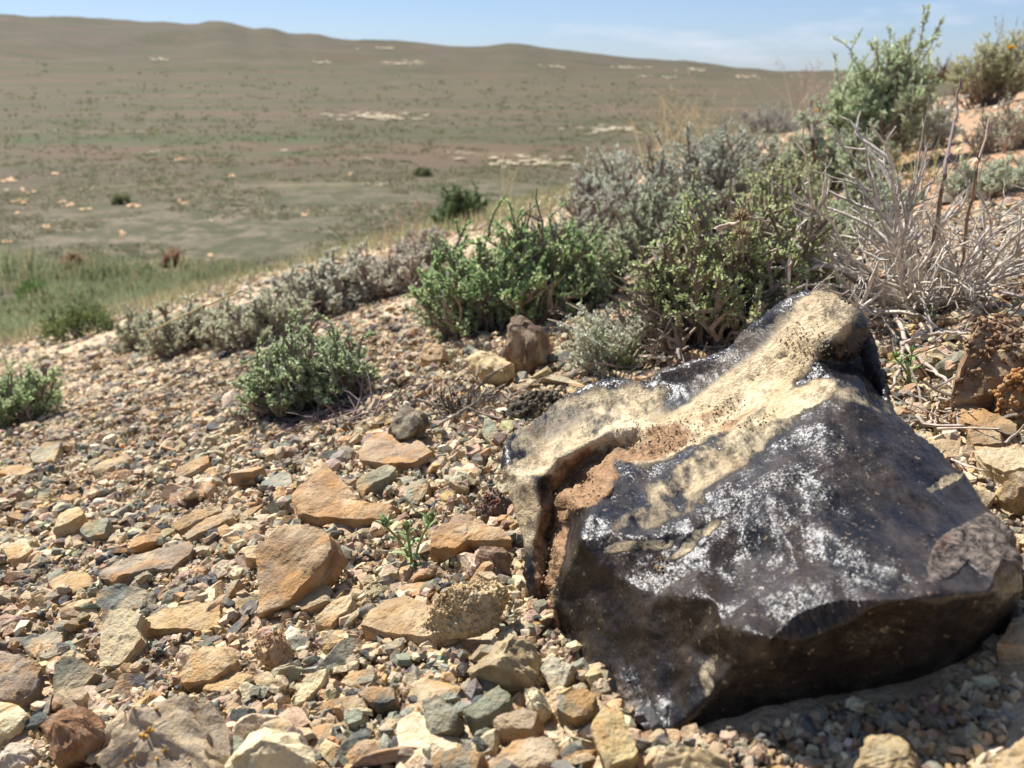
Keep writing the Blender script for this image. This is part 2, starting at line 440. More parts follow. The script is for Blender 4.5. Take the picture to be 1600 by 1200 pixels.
def boulder():
    B, I, names, edges = rock_data()
    nb = len(B)
    P = np.array(B + [I[n] for n in names], float)
    idx = {n: nb + k for k, n in enumerate(names)}
    ce = [(idx[a], idx[b]) for a, b in edges]
    r = delaunay_2d_cdt([Vector((p[0], p[1])) for p in P], ce, [list(range(nb))], 1, 1e-4)
    cv = np.array([tuple(v) for v in r[0]]); inv = np.zeros(len(cv))
    for k, o in enumerate(r[3]):
        if o: inv[k] = 1 / P[o[0], 2]
        else:
            dd = np.hypot(P[:, 0] - cv[k, 0], P[:, 1] - cv[k, 1]); inv[k] = np.sum(1 / P[:, 2] / (dd + 1) ** 3) / np.sum(1 / (dd + 1) ** 3)
    tris = np.array([f for f in r[2] if len(f) == 3])
    # dense outline, then a jittered dense grid inside it
    ob = []
    for k in range(nb):
        a = P[k]; b_ = P[(k + 1) % nb]; m = max(1, int(np.hypot(*(b_ - a)[:2]) / 4.0))
        for q in range(m):
            t_ = q / m; ob.append((a[0] + (b_[0] - a[0]) * t_, a[1] + (b_[1] - a[1]) * t_, 1 / ((1 - t_) / a[2] + t_ / b_[2])))
    ob = np.array(ob); no = len(ob)
    # roughen the outline a little
    for _ in range(2): ob = 0.5 * ob + 0.25 * np.roll(ob, 1, 0) + 0.25 * np.roll(ob, -1, 0)
    jit = fbm(np.c_[ob[:, :2] * 0.035, np.zeros(no)], 4) * 6.0
    cen2 = np.array([1180, 820]); dirv = ob[:, :2] - cen2; dirv /= np.linalg.norm(dirv, axis=1)[:, None]
    ob[:, :2] += dirv * jit[:, None]
    st = 3.6
    gx, gy = np.meshgrid(np.arange(780, 1602, st), np.arange(450, 1156, st))
    gx = gx + (np.arange(gx.shape[0]) % 2)[:, None] * st / 2
    G = np.stack([gx.ravel(), gy.ravel()], -1) + RNG.uniform(-0.8, 0.8, (gx.size, 2))
    # inside test
    x, y = G[:, 0], G[:, 1]; ins = np.zeros(len(G), bool); dmin = np.full(len(G), 1e9)
    for k in range(no):
        x1, y1 = ob[k, :2]; x2, y2 = ob[(k + 1) % no, :2]
        c = ((y1 > y) != (y2 > y))
        xi = (x2 - x1) * (y - y1) / (y2 - y1 + 1e-12) + x1
        ins ^= c & (x < xi)
        dmin = np.minimum(dmin, (x - x1) ** 2 + (y - y1) ** 2)
    G = G[ins & (dmin > 2.6 ** 2)]
    # depth at the dense points from the coarse facets
    D = np.full(len(G), np.nan)
    for t3 in tris:
        a, b_, c = cv[t3]; det = (b_[0] - a[0]) * (c[1] - a[1]) - (c[0] - a[0]) * (b_[1] - a[1])
        if abs(det) < 1e-9: continue
        bb = (G.min(), 0)
        u = ((G[:, 0] - a[0]) * (c[1] - a[1]) - (c[0] - a[0]) * (G[:, 1] - a[1])) / det
        v = ((b_[0] - a[0]) * (G[:, 1] - a[1]) - (G[:, 0] - a[0]) * (b_[1] - a[1])) / det
        m = (u > -1e-6) & (v > -1e-6) & (u + v < 1 + 1e-6)
        D[m] = inv[t3[0]] * (1 - u[m] - v[m]) + inv[t3[1]] * u[m] + inv[t3[2]] * v[m]
    for k in np.where(np.isnan(D))[0]:
        d2 = np.hypot(ob[:, 0] - G[k, 0], ob[:, 1] - G[k, 1]); D[k] = 1 / ob[np.argmin(d2), 2]
    pts = np.vstack([ob[:, :2], G]); Z = np.concatenate([ob[:, 2], 1 / D])
    r2 = delaunay_2d_cdt([Vector((p[0], p[1])) for p in pts], [], [list(range(no))], 1, 1e-5)
    omap = np.array([o[0] if o else -1 for o in r2[3]])
    T = np.array([f for f in r2[2] if len(f) == 3])
    good = (omap[T] >= 0).all(1); T = omap[T[good]]
    front = C0 + ray(pts[:, 0], pts[:, 1]) * Z[:, None]
    pix = pts.copy()
    # back half: rings behind the outline
    cen = np.array([1190, 800.]); rings = []
    V = [front]; base = len(front); quads = []
    prev = np.arange(no)
    for sc_, dz in ((0.965, 0.018), (0.88, 0.045), (0.70, 0.075), (0.45, 0.095), (0.2, 0.105)):
        q = cen + (ob[:, :2] - cen) * sc_
        rr = C0 + ray(q[:, 0], q[:, 1]) * (ob[:, 2] + dz)[:, None]
        V.append(rr); pix = np.vstack([pix, q * 0 - 500])
        cur = base + np.arange(no); base += no
        quads.append(np.stack([prev, np.roll(prev, -1), np.roll(cur, -1), cur], -1)); prev = cur
    V.append((C0 + ray(*cen) * 0.47)[None]); pix = np.vstack([pix, [[-500, -500]]])
    capt = np.stack([prev, np.roll(prev, -1), np.full(no, base)], -1)
    V = np.vstack(V); Q = np.vstack(quads); T = np.vstack([T, capt])
    # soften the facets, keeping the outline
    Tq = np.vstack([T, Q[:, [0, 1, 2]], Q[:, [0, 2, 3]]])
    E = np.vstack([Tq[:, [0, 1]], Tq[:, [1, 2]], Tq[:, [2, 0]]]); E = np.vstack([E, E[:, ::-1]])
    cnt = np.bincount(E[:, 0], minlength=len(V)).astype(float)
    for it in range(2):
        S = np.stack([np.bincount(E[:, 0], V[E[:, 1], a], minlength=len(V)) for a in range(3)], -1) / np.maximum(cnt, 1)[:, None]
        V = V + 0.5 * (S - V)
    bmx = None
    # normals
    def normals(V):
        n = np.cross(V[Tq[:, 1]] - V[Tq[:, 0]], V[Tq[:, 2]] - V[Tq[:, 0]])
        out = np.stack([sum(np.bincount(Tq[:, k], n[:, a], minlength=len(V)) for k in range(3)) for a in range(3)], -1)
        return out / (np.linalg.norm(out, axis=1)[:, None] + 1e-12)
    # orientation: front faces must look at the camera
    n = np.cross(V[T[0, 1]] - V[T[0, 0]], V[T[0, 2]] - V[T[0, 0]])
    if n.dot(C0 - V[T[0, 0]]) < 0: T = T[:, [0, 2, 1]]
    # masks from regions of the rock
    def blob(cx, cy, rx, ry, ang=0, soft=0.35):
        a = math.radians(ang); dx = pix[:, 0] - cx; dy = pix[:, 1] - cy
        u = (dx * math.cos(a) + dy * math.sin(a)) / rx; v = (-dx * math.sin(a) + dy * math.cos(a)) / ry
        return smooth(1 + soft, 1 - soft, np.sqrt(u * u + v * v))
    mx = lambda L_: np.max(np.array(L_), 0)
    crust = mx([blob(1180, 590, 150, 54, -38), blob(1075, 662, 120, 34, -25), blob(880, 714, 100, 20, -19), blob(1285, 500, 52, 40), blob(1000, 668, 80, 24, -14),
                0.8 * blob(818, 790, 30, 70, -12), 0.9 * blob(1240, 632, 80, 20, -26), 0.66 * blob(930, 655, 150, 45, -14), 0.60 * blob(1120, 715, 150, 30, -28),
                0.55 * blob(1000, 850, 60, 10, -10), 0.6 * blob(1085, 838, 50, 9, -38), 0.5 * blob(1345, 625, 60, 18, 24), 0.5 * blob(850, 900, 16, 90, -10),
                0.44 * blob(1030, 790, 90, 30, -20), 0.6 * blob(1478, 752, 40, 8, -25), 0.5 * blob(1104, 1065, 14, 42, 10)])
    soil = mx([blob(905, 750, 62, 40, -35), blob(862, 840, 24, 95, 8), blob(860, 940, 14, 60, -8), 0.9 * blob(1010, 690, 75, 26, -10), 0.5 * blob(1140, 650, 60, 20, -20)])
    pink = mx([blob(1560, 850, 50, 52), blob(1490, 865, 26, 60, 40), 0.5 * blob(960, 1075, 70, 26, 50), 0.42 * blob(1000, 1110, 70, 45, 20)])
    glass = mx([blob(1130, 572, 125, 17, -36), 0.7 * blob(870, 662, 60, 22, -20), blob(1345, 535, 26, 46, 8), 0.9 * blob(1370, 590, 26, 60, -14), 0.8 * blob(1300, 545, 24, 20)])
    brown = mx([0.55 * blob(1350, 1000, 280, 60, -12), 0.6 * blob(1060, 960, 150, 90, 30)])
    back = (pix[:, 0] < 0).astype(float)
    brown = np.maximum(brown, back * 0.6)
    nn = normals(V)
    if np.mean(np.einsum('ij,ij->i', nn[no:len(front)], C0 - V[no:len(front)])) < 0: nn = -nn
    cm_ = np.clip(crust, 0, 1)
    # broad relief, scalloped chips, pits
    dsp = fbm(V * 30, 4) * 0.0022
    flute = fbm(V @ np.array([[60, 0, 0], [0, 24, 0], [0, 0, 60.]]) + 4, 3)
    # conchoidal chips: shallow scoops with a crisp rim
    kf = RNG.choice(np.arange(no, len(front)), 150, replace=False)
    for k in kf:
        if cm_[k] > 0.6 or soil[k] > 0.5: continue
        rim = np.hypot(ob[:, 0] - pix[k, 0], ob[:, 1] - pix[k, 1]).min() * 0.00024
        rr_ = min(RNG.uniform(0.004, 0.016) if RNG.random() < 0.8 else RNG.uniform(0.016, 0.026), rim)
        if rr_ < 0.0025: continue
        q_ = (V - V[k]); q_ = q_ * np.array([1, 1, 1]) ; d_ = np.linalg.norm(q_, axis=1) / (rr_ * (1 + 0.25 * fbm(V * 70 + k, 2)))
        dsp -= np.where(d_ < 1, (1 - d_ ** 2), 0) * rr_ * RNG.uniform(0.05, 0.12)
    dsp += (0.0012 - np.abs(flute) * 0.0012) * (1 - 0.7 * cm_)
    dsp += fbm(V * 260, 3) * 0.0005
    pit = fbm(V * 180 + 7, 2); dsp -= smooth(0.42, 0.7, pit) * 0.0017 * np.clip(crust + soil, 0, 1)
    dsp += soil * (fbm(V * 150 + 3, 4) * 0.0042)
    dsp += pink * fbm(V * 120 + 13, 3) * 0.003
    bd = np.zeros(len(V)); bd[:no] = 1
    V = V + nn * (dsp * (1 - 0.45 * bd))[:, None]
    loc = np.array(C0 + ray(1180, 1040) * 0.36)
    loc[2] = float(terrain(loc[0], loc[1]))
    me = mesh_np('boulder', V - loc, [T, Q], True, attrs=dict(crust=crust, soil=soil, pink=pink, brown=brown, glass=glass))
    bm = bmesh.new(); bm.from_mesh(me); bmesh.ops.recalc_face_normals(bm, faces=bm.faces); bm.to_mesh(me); bm.free()
    return me, V, nn, pix, loc, no

def boulder_material():
    m, t, b = newmat('glassy black rock with pale crust')
    tcn = t.nodes.new('ShaderNodeTexCoord'); vec = tcn.outputs['Object']
    A = {k: N(t, 'ShaderNodeAttribute', attribute_name=k).outputs['Fac'] for k in ('crust', 'soil', 'pink', 'brown', 'glass')}
    mp_ = N(t, 'ShaderNodeMapping', Scale=(1.0, 0.35, 1.0), Rotation=(0.2, 0.3, -0.5)); t.links.new(vec, mp_.inputs['Vector'])
    st = mp_.outputs[0]
    nb_ = noise(t, st, 95, 8, 0.7); nf = noise(t, vec, 330, 4, 0.7); nl = noise(t, vec, 42, 4, 0.6)
    ng = noise(t, vec, 900, 3, 0.6)
    vo = N(t, 'ShaderNodeTexVoronoi', Scale=1500.0); t.links.new(vec, vo.inputs['Vector'])
    vo2 = N(t, 'ShaderNodeTexVoronoi', Scale=800.0); t.links.new(vec, vo2.inputs['Vector'])
    # glassy base, black with smoky brown bands
    c = mix(t, ramp(t, nb_, 0.42, 0.7), srgb(23, 21, 21), srgb(68, 58, 49))
    c = mix(t, math_(t, 'MULTIPLY', A['brown'], ramp(t, nl, 0.3, 0.7)), c, srgb(58, 45, 32))
    c = mix(t, math_(t, 'MULTIPLY', ramp(t, nf, 0.63, 0.70), 0.7), c, srgb(158, 140, 112))
    def mask(a, nz, k=1.15, lo=0.5, hi=0.62):
        # attribute plus noise, thresholded: ragged edges
        return ramp(t, math_(t, 'ADD', math_(t, 'MULTIPLY', a, 0.52), math_(t, 'MULTIPLY', nz, 1.0)), lo + 0.20, hi + 0.24)
    # pinkish weathered lump
    mk = mask(A['pink'], nl)
    pk = mix(t, ramp(t, nf, 0.35, 0.6), srgb(158, 140, 124), srgb(52, 46, 42))
    pk = mix(t, math_(t, 'MULTIPLY', ramp(t, nl, 0.58, 0.66), 0.5), pk, srgb(150, 108, 84))
    c = mix(t, math_(t, 'MULTIPLY', mk, 0.62), c, pk)
    # pale ochre crust
    mc = mask(A['crust'], nb_)
    mc = math_(t, 'MULTIPLY', mc, math_(t, 'SUBTRACT', 1.0, math_(t, 'MULTIPLY', A['glass'], 0.9)))
    cc = mix(t, ramp(t, nl, 0.35, 0.65), srgb(208, 190, 156), srgb(184, 162, 126))
    cc = mix(t, ramp(t, nf, 0.52, 0.74), cc, srgb(150, 120, 84))
    cc = mix(t, math_(t, 'MULTIPLY', ramp(t, nb_, 0.54, 0.64), 0.75), cc, srgb(104, 90, 74))
    c = mix(t, mc, c, cc)
    ms = mask(A['soil'], nl)
    so = mix(t, ramp(t, nf, 0.35, 0.62), srgb(172, 138, 102), srgb(122, 94, 70))
    c = mix(t, ms, c, so)
    t.links.new(c, b.inputs['Base Color'])
    dull = math_(t, 'MINIMUM', 1.0, math_(t, 'ADD', math_(t, 'ADD', mc, ms), math_(t, 'MULTIPLY', mk, 0.7)))
    rg = math_(t, 'ADD', math_(t, 'MULTIPLY', dull, 0.48), math_(t, 'ADD', 0.24, math_(t, 'MULTIPLY', nf, 0.20)))
    t.links.new(rg, b.inputs['Roughness'])
    t.links.new(math_(t, 'SUBTRACT', 0.30, math_(t, 'MULTIPLY', dull, 0.17)), b.inputs['Specular IOR Level'])
    # crystalline grain: every grain faces its own way
    ge = t.nodes.new('ShaderNodeNewGeometry')
    def facets(prev, v, k):
        a_ = t.nodes.new('ShaderNodeVectorMath'); a_.operation = 'SUBTRACT'; t.links.new(v.outputs['Color'], a_.inputs[0]); a_.inputs[1].default_value = (0.5, 0.5, 0.5)
        s_ = t.nodes.new('ShaderNodeVectorMath'); s_.operation = 'SCALE'; t.links.new(a_.outputs[0], s_.inputs[0])
        t.links.new(math_(t, 'MULTIPLY', math_(t, 'SUBTRACT', k, math_(t, 'MULTIPLY', dull, k * 0.8)), math_(t, 'MULTIPLY_ADD', ramp(t, nl, 0.40, 0.62), 0.8, 0.3)), s_.inputs['Scale'])
        d_ = t.nodes.new('ShaderNodeVectorMath'); d_.operation = 'ADD'; t.links.new(prev, d_.inputs[0]); t.links.new(s_.outputs[0], d_.inputs[1])
        n_ = t.nodes.new('ShaderNodeVectorMath'); n_.operation = 'NORMALIZE'; t.links.new(d_.outputs[0], n_.inputs[0]); return n_.outputs[0]
    h = facets(ge.outputs['Normal'], vo, 0.46)
    h = bump(t, nl, 0.45, 0.005, h); h = bump(t, nb_, 0.16, 0.0015, h); h = bump(t, math_(t, 'MULTIPLY', nf, dull), 0.9, 0.0025, h)
    h = bump(t, ng, 0.4, 0.0005, h)
    t.links.new(h, b.inputs['Normal'])
    return m

me, RV, RN, RPIX, RLOC, RNO = boulder()
root = link('boulder', me, boulder_material(), loc=RLOC)
tag(root, 'large glossy black volcanic boulder with pale ochre crust on its top, right foreground', 'boulder')

# ------------------------------------------------------------------ grain clusters (moss and lichen)
def octa(r):
    v = np.array([(1, 0, 0), (-1, 0, 0), (0, 1, 0), (0, -1, 0), (0, 0, 1), (0, 0, -1)], float) * r
    f = np.array([(0, 2, 4), (2, 1, 4), (1, 3, 4), (3, 0, 4), (2, 0, 5), (1, 2, 5), (3, 1, 5), (0, 3, 5)])
    return v, f
def ico(sub):
    bm = bmesh.new(); bmesh.ops.create_icosphere(bm, subdivisions=sub, radius=1)
    v = np.array([tuple(x.co) for x in bm.verts]); f = np.array([[q.index for q in p.verts] for p in bm.faces]); bm.free()
    return v, f
ICO1, ICO2, ICO3, ICO4 = ico(1), ico(2), ico(3), ico(4)

def grains(acc, pos, nrm, r, cols):
    n = len(pos); v, f = ICO1
    R = r[:, None, None] * RNG.uniform(0.75, 1.25, (n, 1, 3))
    VV = v[None] * R + pos[:, None] + (nrm * r[:, None] * 0.25)[:, None]
    VV += RNG.normal(0, 0.12, VV.shape) * r[:, None, None]
    FF = f[None] + (np.arange(n) * len(v))[:, None, None]
    CC = np.repeat(cols[:, None], len(v), 1)
    acc.add(VV.reshape(-1, 3), FF.reshape(-1, 3), col=CC.reshape(-1, 3))

def rock_lichen(regions, name, c1, c2, r0, r1, dens):
    acc = Acc()
    for cx, cy, rx, ry, ang in regions:
        a = math.radians(ang); dx = RPIX[:, 0] - cx; dy = RPIX[:, 1] - cy
        u = (dx * math.cos(a) + dy * math.sin(a)) / rx; v = (-dx * math.sin(a) + dy * math.cos(a)) / ry
        d = u * u + v * v + 0.5 * fbm(RV * 120, 2)
        k = np.where((d < 1) & (RPIX[:, 0] > 0))[0]
        k = k[RNG.random(len(k)) < dens]
        pos = RV[k] + RNG.normal(0, 0.0005, (len(k), 3))
        tt = RNG.random((len(k), 1)); grains(acc, pos, RN[k], RNG.uniform(r0, r1, len(k)), np.array(c1) * tt + np.array(c2) * (1 - tt))
    o = link(name, acc.mesh(name, RLOC, smooth_shade=True), M_GRAVEL, root); o['kind'] = 'stuff'
    return o
rock_lichen([(1080, 668, 85, 26, -22), (1010, 684, 50, 26, 10), (1190, 660, 44, 10, -30), (1262, 538, 34, 34, -20), (1140, 640, 30, 18, -30)], 'dark_lichen', srgb(128, 112, 86), srgb(160, 140, 106), 0.00025, 0.0005, 0.45)
rock_lichen([(1026, 872, 14, 15, 0), (905, 770, 35, 30, -30), (865, 880, 15, 70, 0), (860, 960, 9, 34, -10)], 'pale_grains', srgb(168, 140, 104), srgb(124, 98, 70), 0.0003, 0.0006, 0.5)

# ------------------------------------------------------------------ hero stones, each from its own outline on its own plane
CELL = 0.003; GX0, GX1, GY0, GY1 = -2.2, 2.4, 0.08, 4.2
GRID = np.zeros((int((GX1 - GX0) / CELL), int((GY1 - GY0) / CELL)), np.float32)
def stamp(V, val=1.0, rad=1):
    i = ((V[:, 0] - GX0) / CELL).astype(int); j = ((V[:, 1] - GY0) / CELL).astype(int)
    for a in range(-rad, rad + 1):
        for b_ in range(-rad, rad + 1):
            ii = np.clip(i + a, 0, GRID.shape[0] - 1); jj = np.clip(j + b_, 0, GRID.shape[1] - 1)
            GRID[ii, jj] = np.maximum(GRID[ii, jj], val)
_h = RV[:, 2] - terrain(RV[:, 0], RV[:, 1])
stamp(RV[(_h < 0.003) & (_h > -0.02) & (RPIX[:, 0] > 0)], 1.0, 0)
_c = RV[_h < 0.035].mean(0); stamp(_c + (RV[(_h < 0.03) & (RPIX[:, 0] > 0)] - _c) * 0.94, 1.0, 0)

def rot(n, tilt, side):
    M_ = Matrix.Rotation(math.radians(side), 3, 'Y') @ Matrix.Rotation(math.radians(tilt), 3, 'X')
    return np.array(M_ @ Vector(n))

def dust(c):                    # a dry grey dust takes the edge off every stone's colour
    c = np.array(c); g = c.mean(); return (c * 0.68 + g * 0.32 * np.array([1.06, 1.0, 0.86])) * np.array([0.98, 1.03, 0.92])
def stone(label, poly, col, T=0.008, tilt=0, side=0, kind='slab', name='stone', cat='stone', lump=None, dome=None, mat=None, lift=0.0015):
    poly = np.array(poly, float)
    k0 = int(np.argmax(poly[:, 1])); pa = poly[k0]
    tilt = min(tilt, 32)
    g = at(*pa); n0 = gnormal(g[0], g[1]); nr = rot(n0, tilt, side)
    hz = (T * 0.75 if tilt < 30 else T * 0.35) + lift
    d = ray(*pa); anc = C0 + d * ((g + n0 * hz - C0).dot(n0) / d.dot(n0))
    D = ray(poly[:, 0], poly[:, 1]); P = C0 + D * (((anc - C0).dot(nr)) / (D @ nr))[:, None]
    size = np.linalg.norm(P.max(0) - P.min(0))
    # cut corners, subdivide, roughen in plane
    Q = []; ct = 0.02 if kind == 'slab' else 0.05
    for k in range(len(P)):
        a, b_ = P[k], P[(k + 1) % len(P)]
        Q += [a * (1 - ct) + b_ * ct, a * ct + b_ * (1 - ct)]
    P = np.array(Q)
    sp = size / 40; O = []
    for k in range(len(P)):
        a, b_ = P[k], P[(k + 1) % len(P)]; m = max(1, int(np.linalg.norm(b_ - a) / sp))
        O += [a + (b_ - a) * q / m for q in range(m)]
    O = np.array(O); c = O.mean(0)
    seed = RNG.uniform(0, 50, 3)
    e1 = np.cross(nr, [0, 1, 0.3]); e1 /= np.linalg.norm(e1); e2 = np.cross(nr, e1)
    O = O + (O - c) * (0.05 * fbm(O / size * 5 + seed, 3) + 0.085 * fbm(O / size * 14 + seed, 3))[:, None]
    if kind == 'slab':
        dm = 0.05 * T if dome is None else dome
        rings = [(0.04, dm), (0.14, dm), (0.25, dm * 0.95), (0.36, dm * .9), (0.47, dm * .8), (0.58, dm * .7), (0.69, dm * .55), (0.79, dm * .4), (0.88, dm * .2), (0.95, dm * .08), (0.992, 0.0), (1.0, -0.07 * T)]
        for q in range(7): rings.append((1.0 + RNG.uniform(-0.04, 0.035), -T * (0.16 + 0.115 * q)))
        rings += [(0.93, -T * 1.02), (0.5, -T * 1.05), (0.06, -T * 1.05)]
        amp = 0.013 if lump is None else lump
    else:
        dm = 0.35 * T if dome is None else dome
        rings = [(0.05, dm), (0.2, dm * .97), (0.36, dm * .88), (0.52, dm * .72), (0.66, dm * .52), (0.8, dm * .28), (0.92, dm * .02), (1.0, -0.16 * T),
                 (1.04, -0.36 * T), (1.04, -0.56 * T), (1.0, -0.75 * T), (0.9, -0.92 * T), (0.5, -T), (0.06, -T)]
        amp = 0.03 if lump is None else lump
    V = []; no = len(O); Os = O.copy()
    for _k in range(14): Os = 0.5 * Os + 0.25 * (np.roll(Os, 1, 0) + np.roll(Os, -1, 0))
    for s_, h_ in rings: w_ = min(1.0, s_) ** 4; V.append(c + ((O - c) * w_ + (Os - c) * (1 - w_)) * s_ + nr * h_)
    V = np.vstack(V)
    i = np.arange(len(rings) * no).reshape(len(rings), no); j = np.roll(i, -1, 1)
    q = np.stack([i[:-1], j[:-1], j[1:], i[1:]], -1).reshape(-1, 4)
    top = c + nr * dm; bot = c - nr * (T * 1.05)
    V = np.vstack([V, top, bot]); nt_ = len(V)
    t1 = np.stack([np.full(no, nt_ - 2), j[0], i[0]], -1); t2 = np.stack([np.full(no, nt_ - 1), i[-1], j[-1]], -1)
    # outward noise: angular facets from quantised low noise plus fine roughness
    rel = V - (c - nr * T * 0.45); rn = rel / (np.linalg.norm(rel, axis=1)[:, None] + 1e-9)
    fl = fbm(V / size * 3.2 + seed, 3); cr_ = np.abs(fbm(V / size * 6 + seed * 2, 3))
    if kind == 'slab':                      # cleavage steps on the bedding plane
        stp = fbm(V / size * 2.6 + seed * 3, 4) * 4; sf = stp - np.floor(stp); stp = np.floor(stp) + smooth(0.35, 0.65, sf)
        nz = amp * size * (stp * 0.9 + 1.2 * fbm(V / size * 12 + seed, 4))
    else: nz = amp * size * (fl * 1.0 - cr_ * 1.0 + 1.5 * fbm(V / size * 11 + seed, 4))
    # broken faces: cut the body with random planes
    cc_ = c - nr * T * 0.45; ncut = 9 if kind == 'slab' else 22
    for _k in range(ncut):
        pn = RNG.normal(0, 1, 3); pn -= nr * pn.dot(nr) * (0.35 if kind == 'slab' else 0.0); pn /= np.linalg.norm(pn)
        dd = (V - cc_) @ pn; lim = dd.max() * (RNG.uniform(0.80, 0.96) if kind == 'slab' else RNG.uniform(0.66, 0.92)); m_ = dd > lim
        V[m_] -= np.outer(dd[m_] - lim, pn) * 0.92
    if kind == 'slab': V = V + nr * (nz * np.sign((V - (c - nr * T * 0.45)) @ nr))[:, None] * 0.9 + rn * (nz * 0.25)[:, None]
    else: V = V + rn * nz[:, None]
    # winding
    v0, v1, v2 = V[q[no * 2, 0]], V[q[no * 2, 1]], V[q[no * 2, 2]]
    if np.cross(v1 - v0, v2 - v0).dot(nr) < 0: q = q[:, ::-1]; t1 = t1[:, ::-1]; t2 = t2[:, ::-1]
    loc = c - nr * T; loc = np.array([loc[0], loc[1], float(terrain(loc[0], loc[1]))])
    # object axes follow the slab so bedding runs along it
    z = Vector(nr); xax = Vector(e1); yax = z.cross(xax); R = Matrix((xax, yax, z)).transposed()
    Vl = (V - loc) @ np.array(R)
    me_ = mesh_np(name, Vl, [q, t1, t2], True, sharp=24)
    o = link(name, me_, mat or (M_STONE if kind == 'slab' else M_CLOD), loc=loc)
    o.rotation_euler = R.to_euler(); o.color = tuple(dust(col)) + (1,)
    tag(o, label, cat)
    vs = V[V[:, 2] > terrain(V[:, 0], V[:, 1]) + 0.001]
    if len(vs): stamp(vs.mean(0) + (vs - vs.mean(0)) * 0.86, 1.0, 0)
    return o

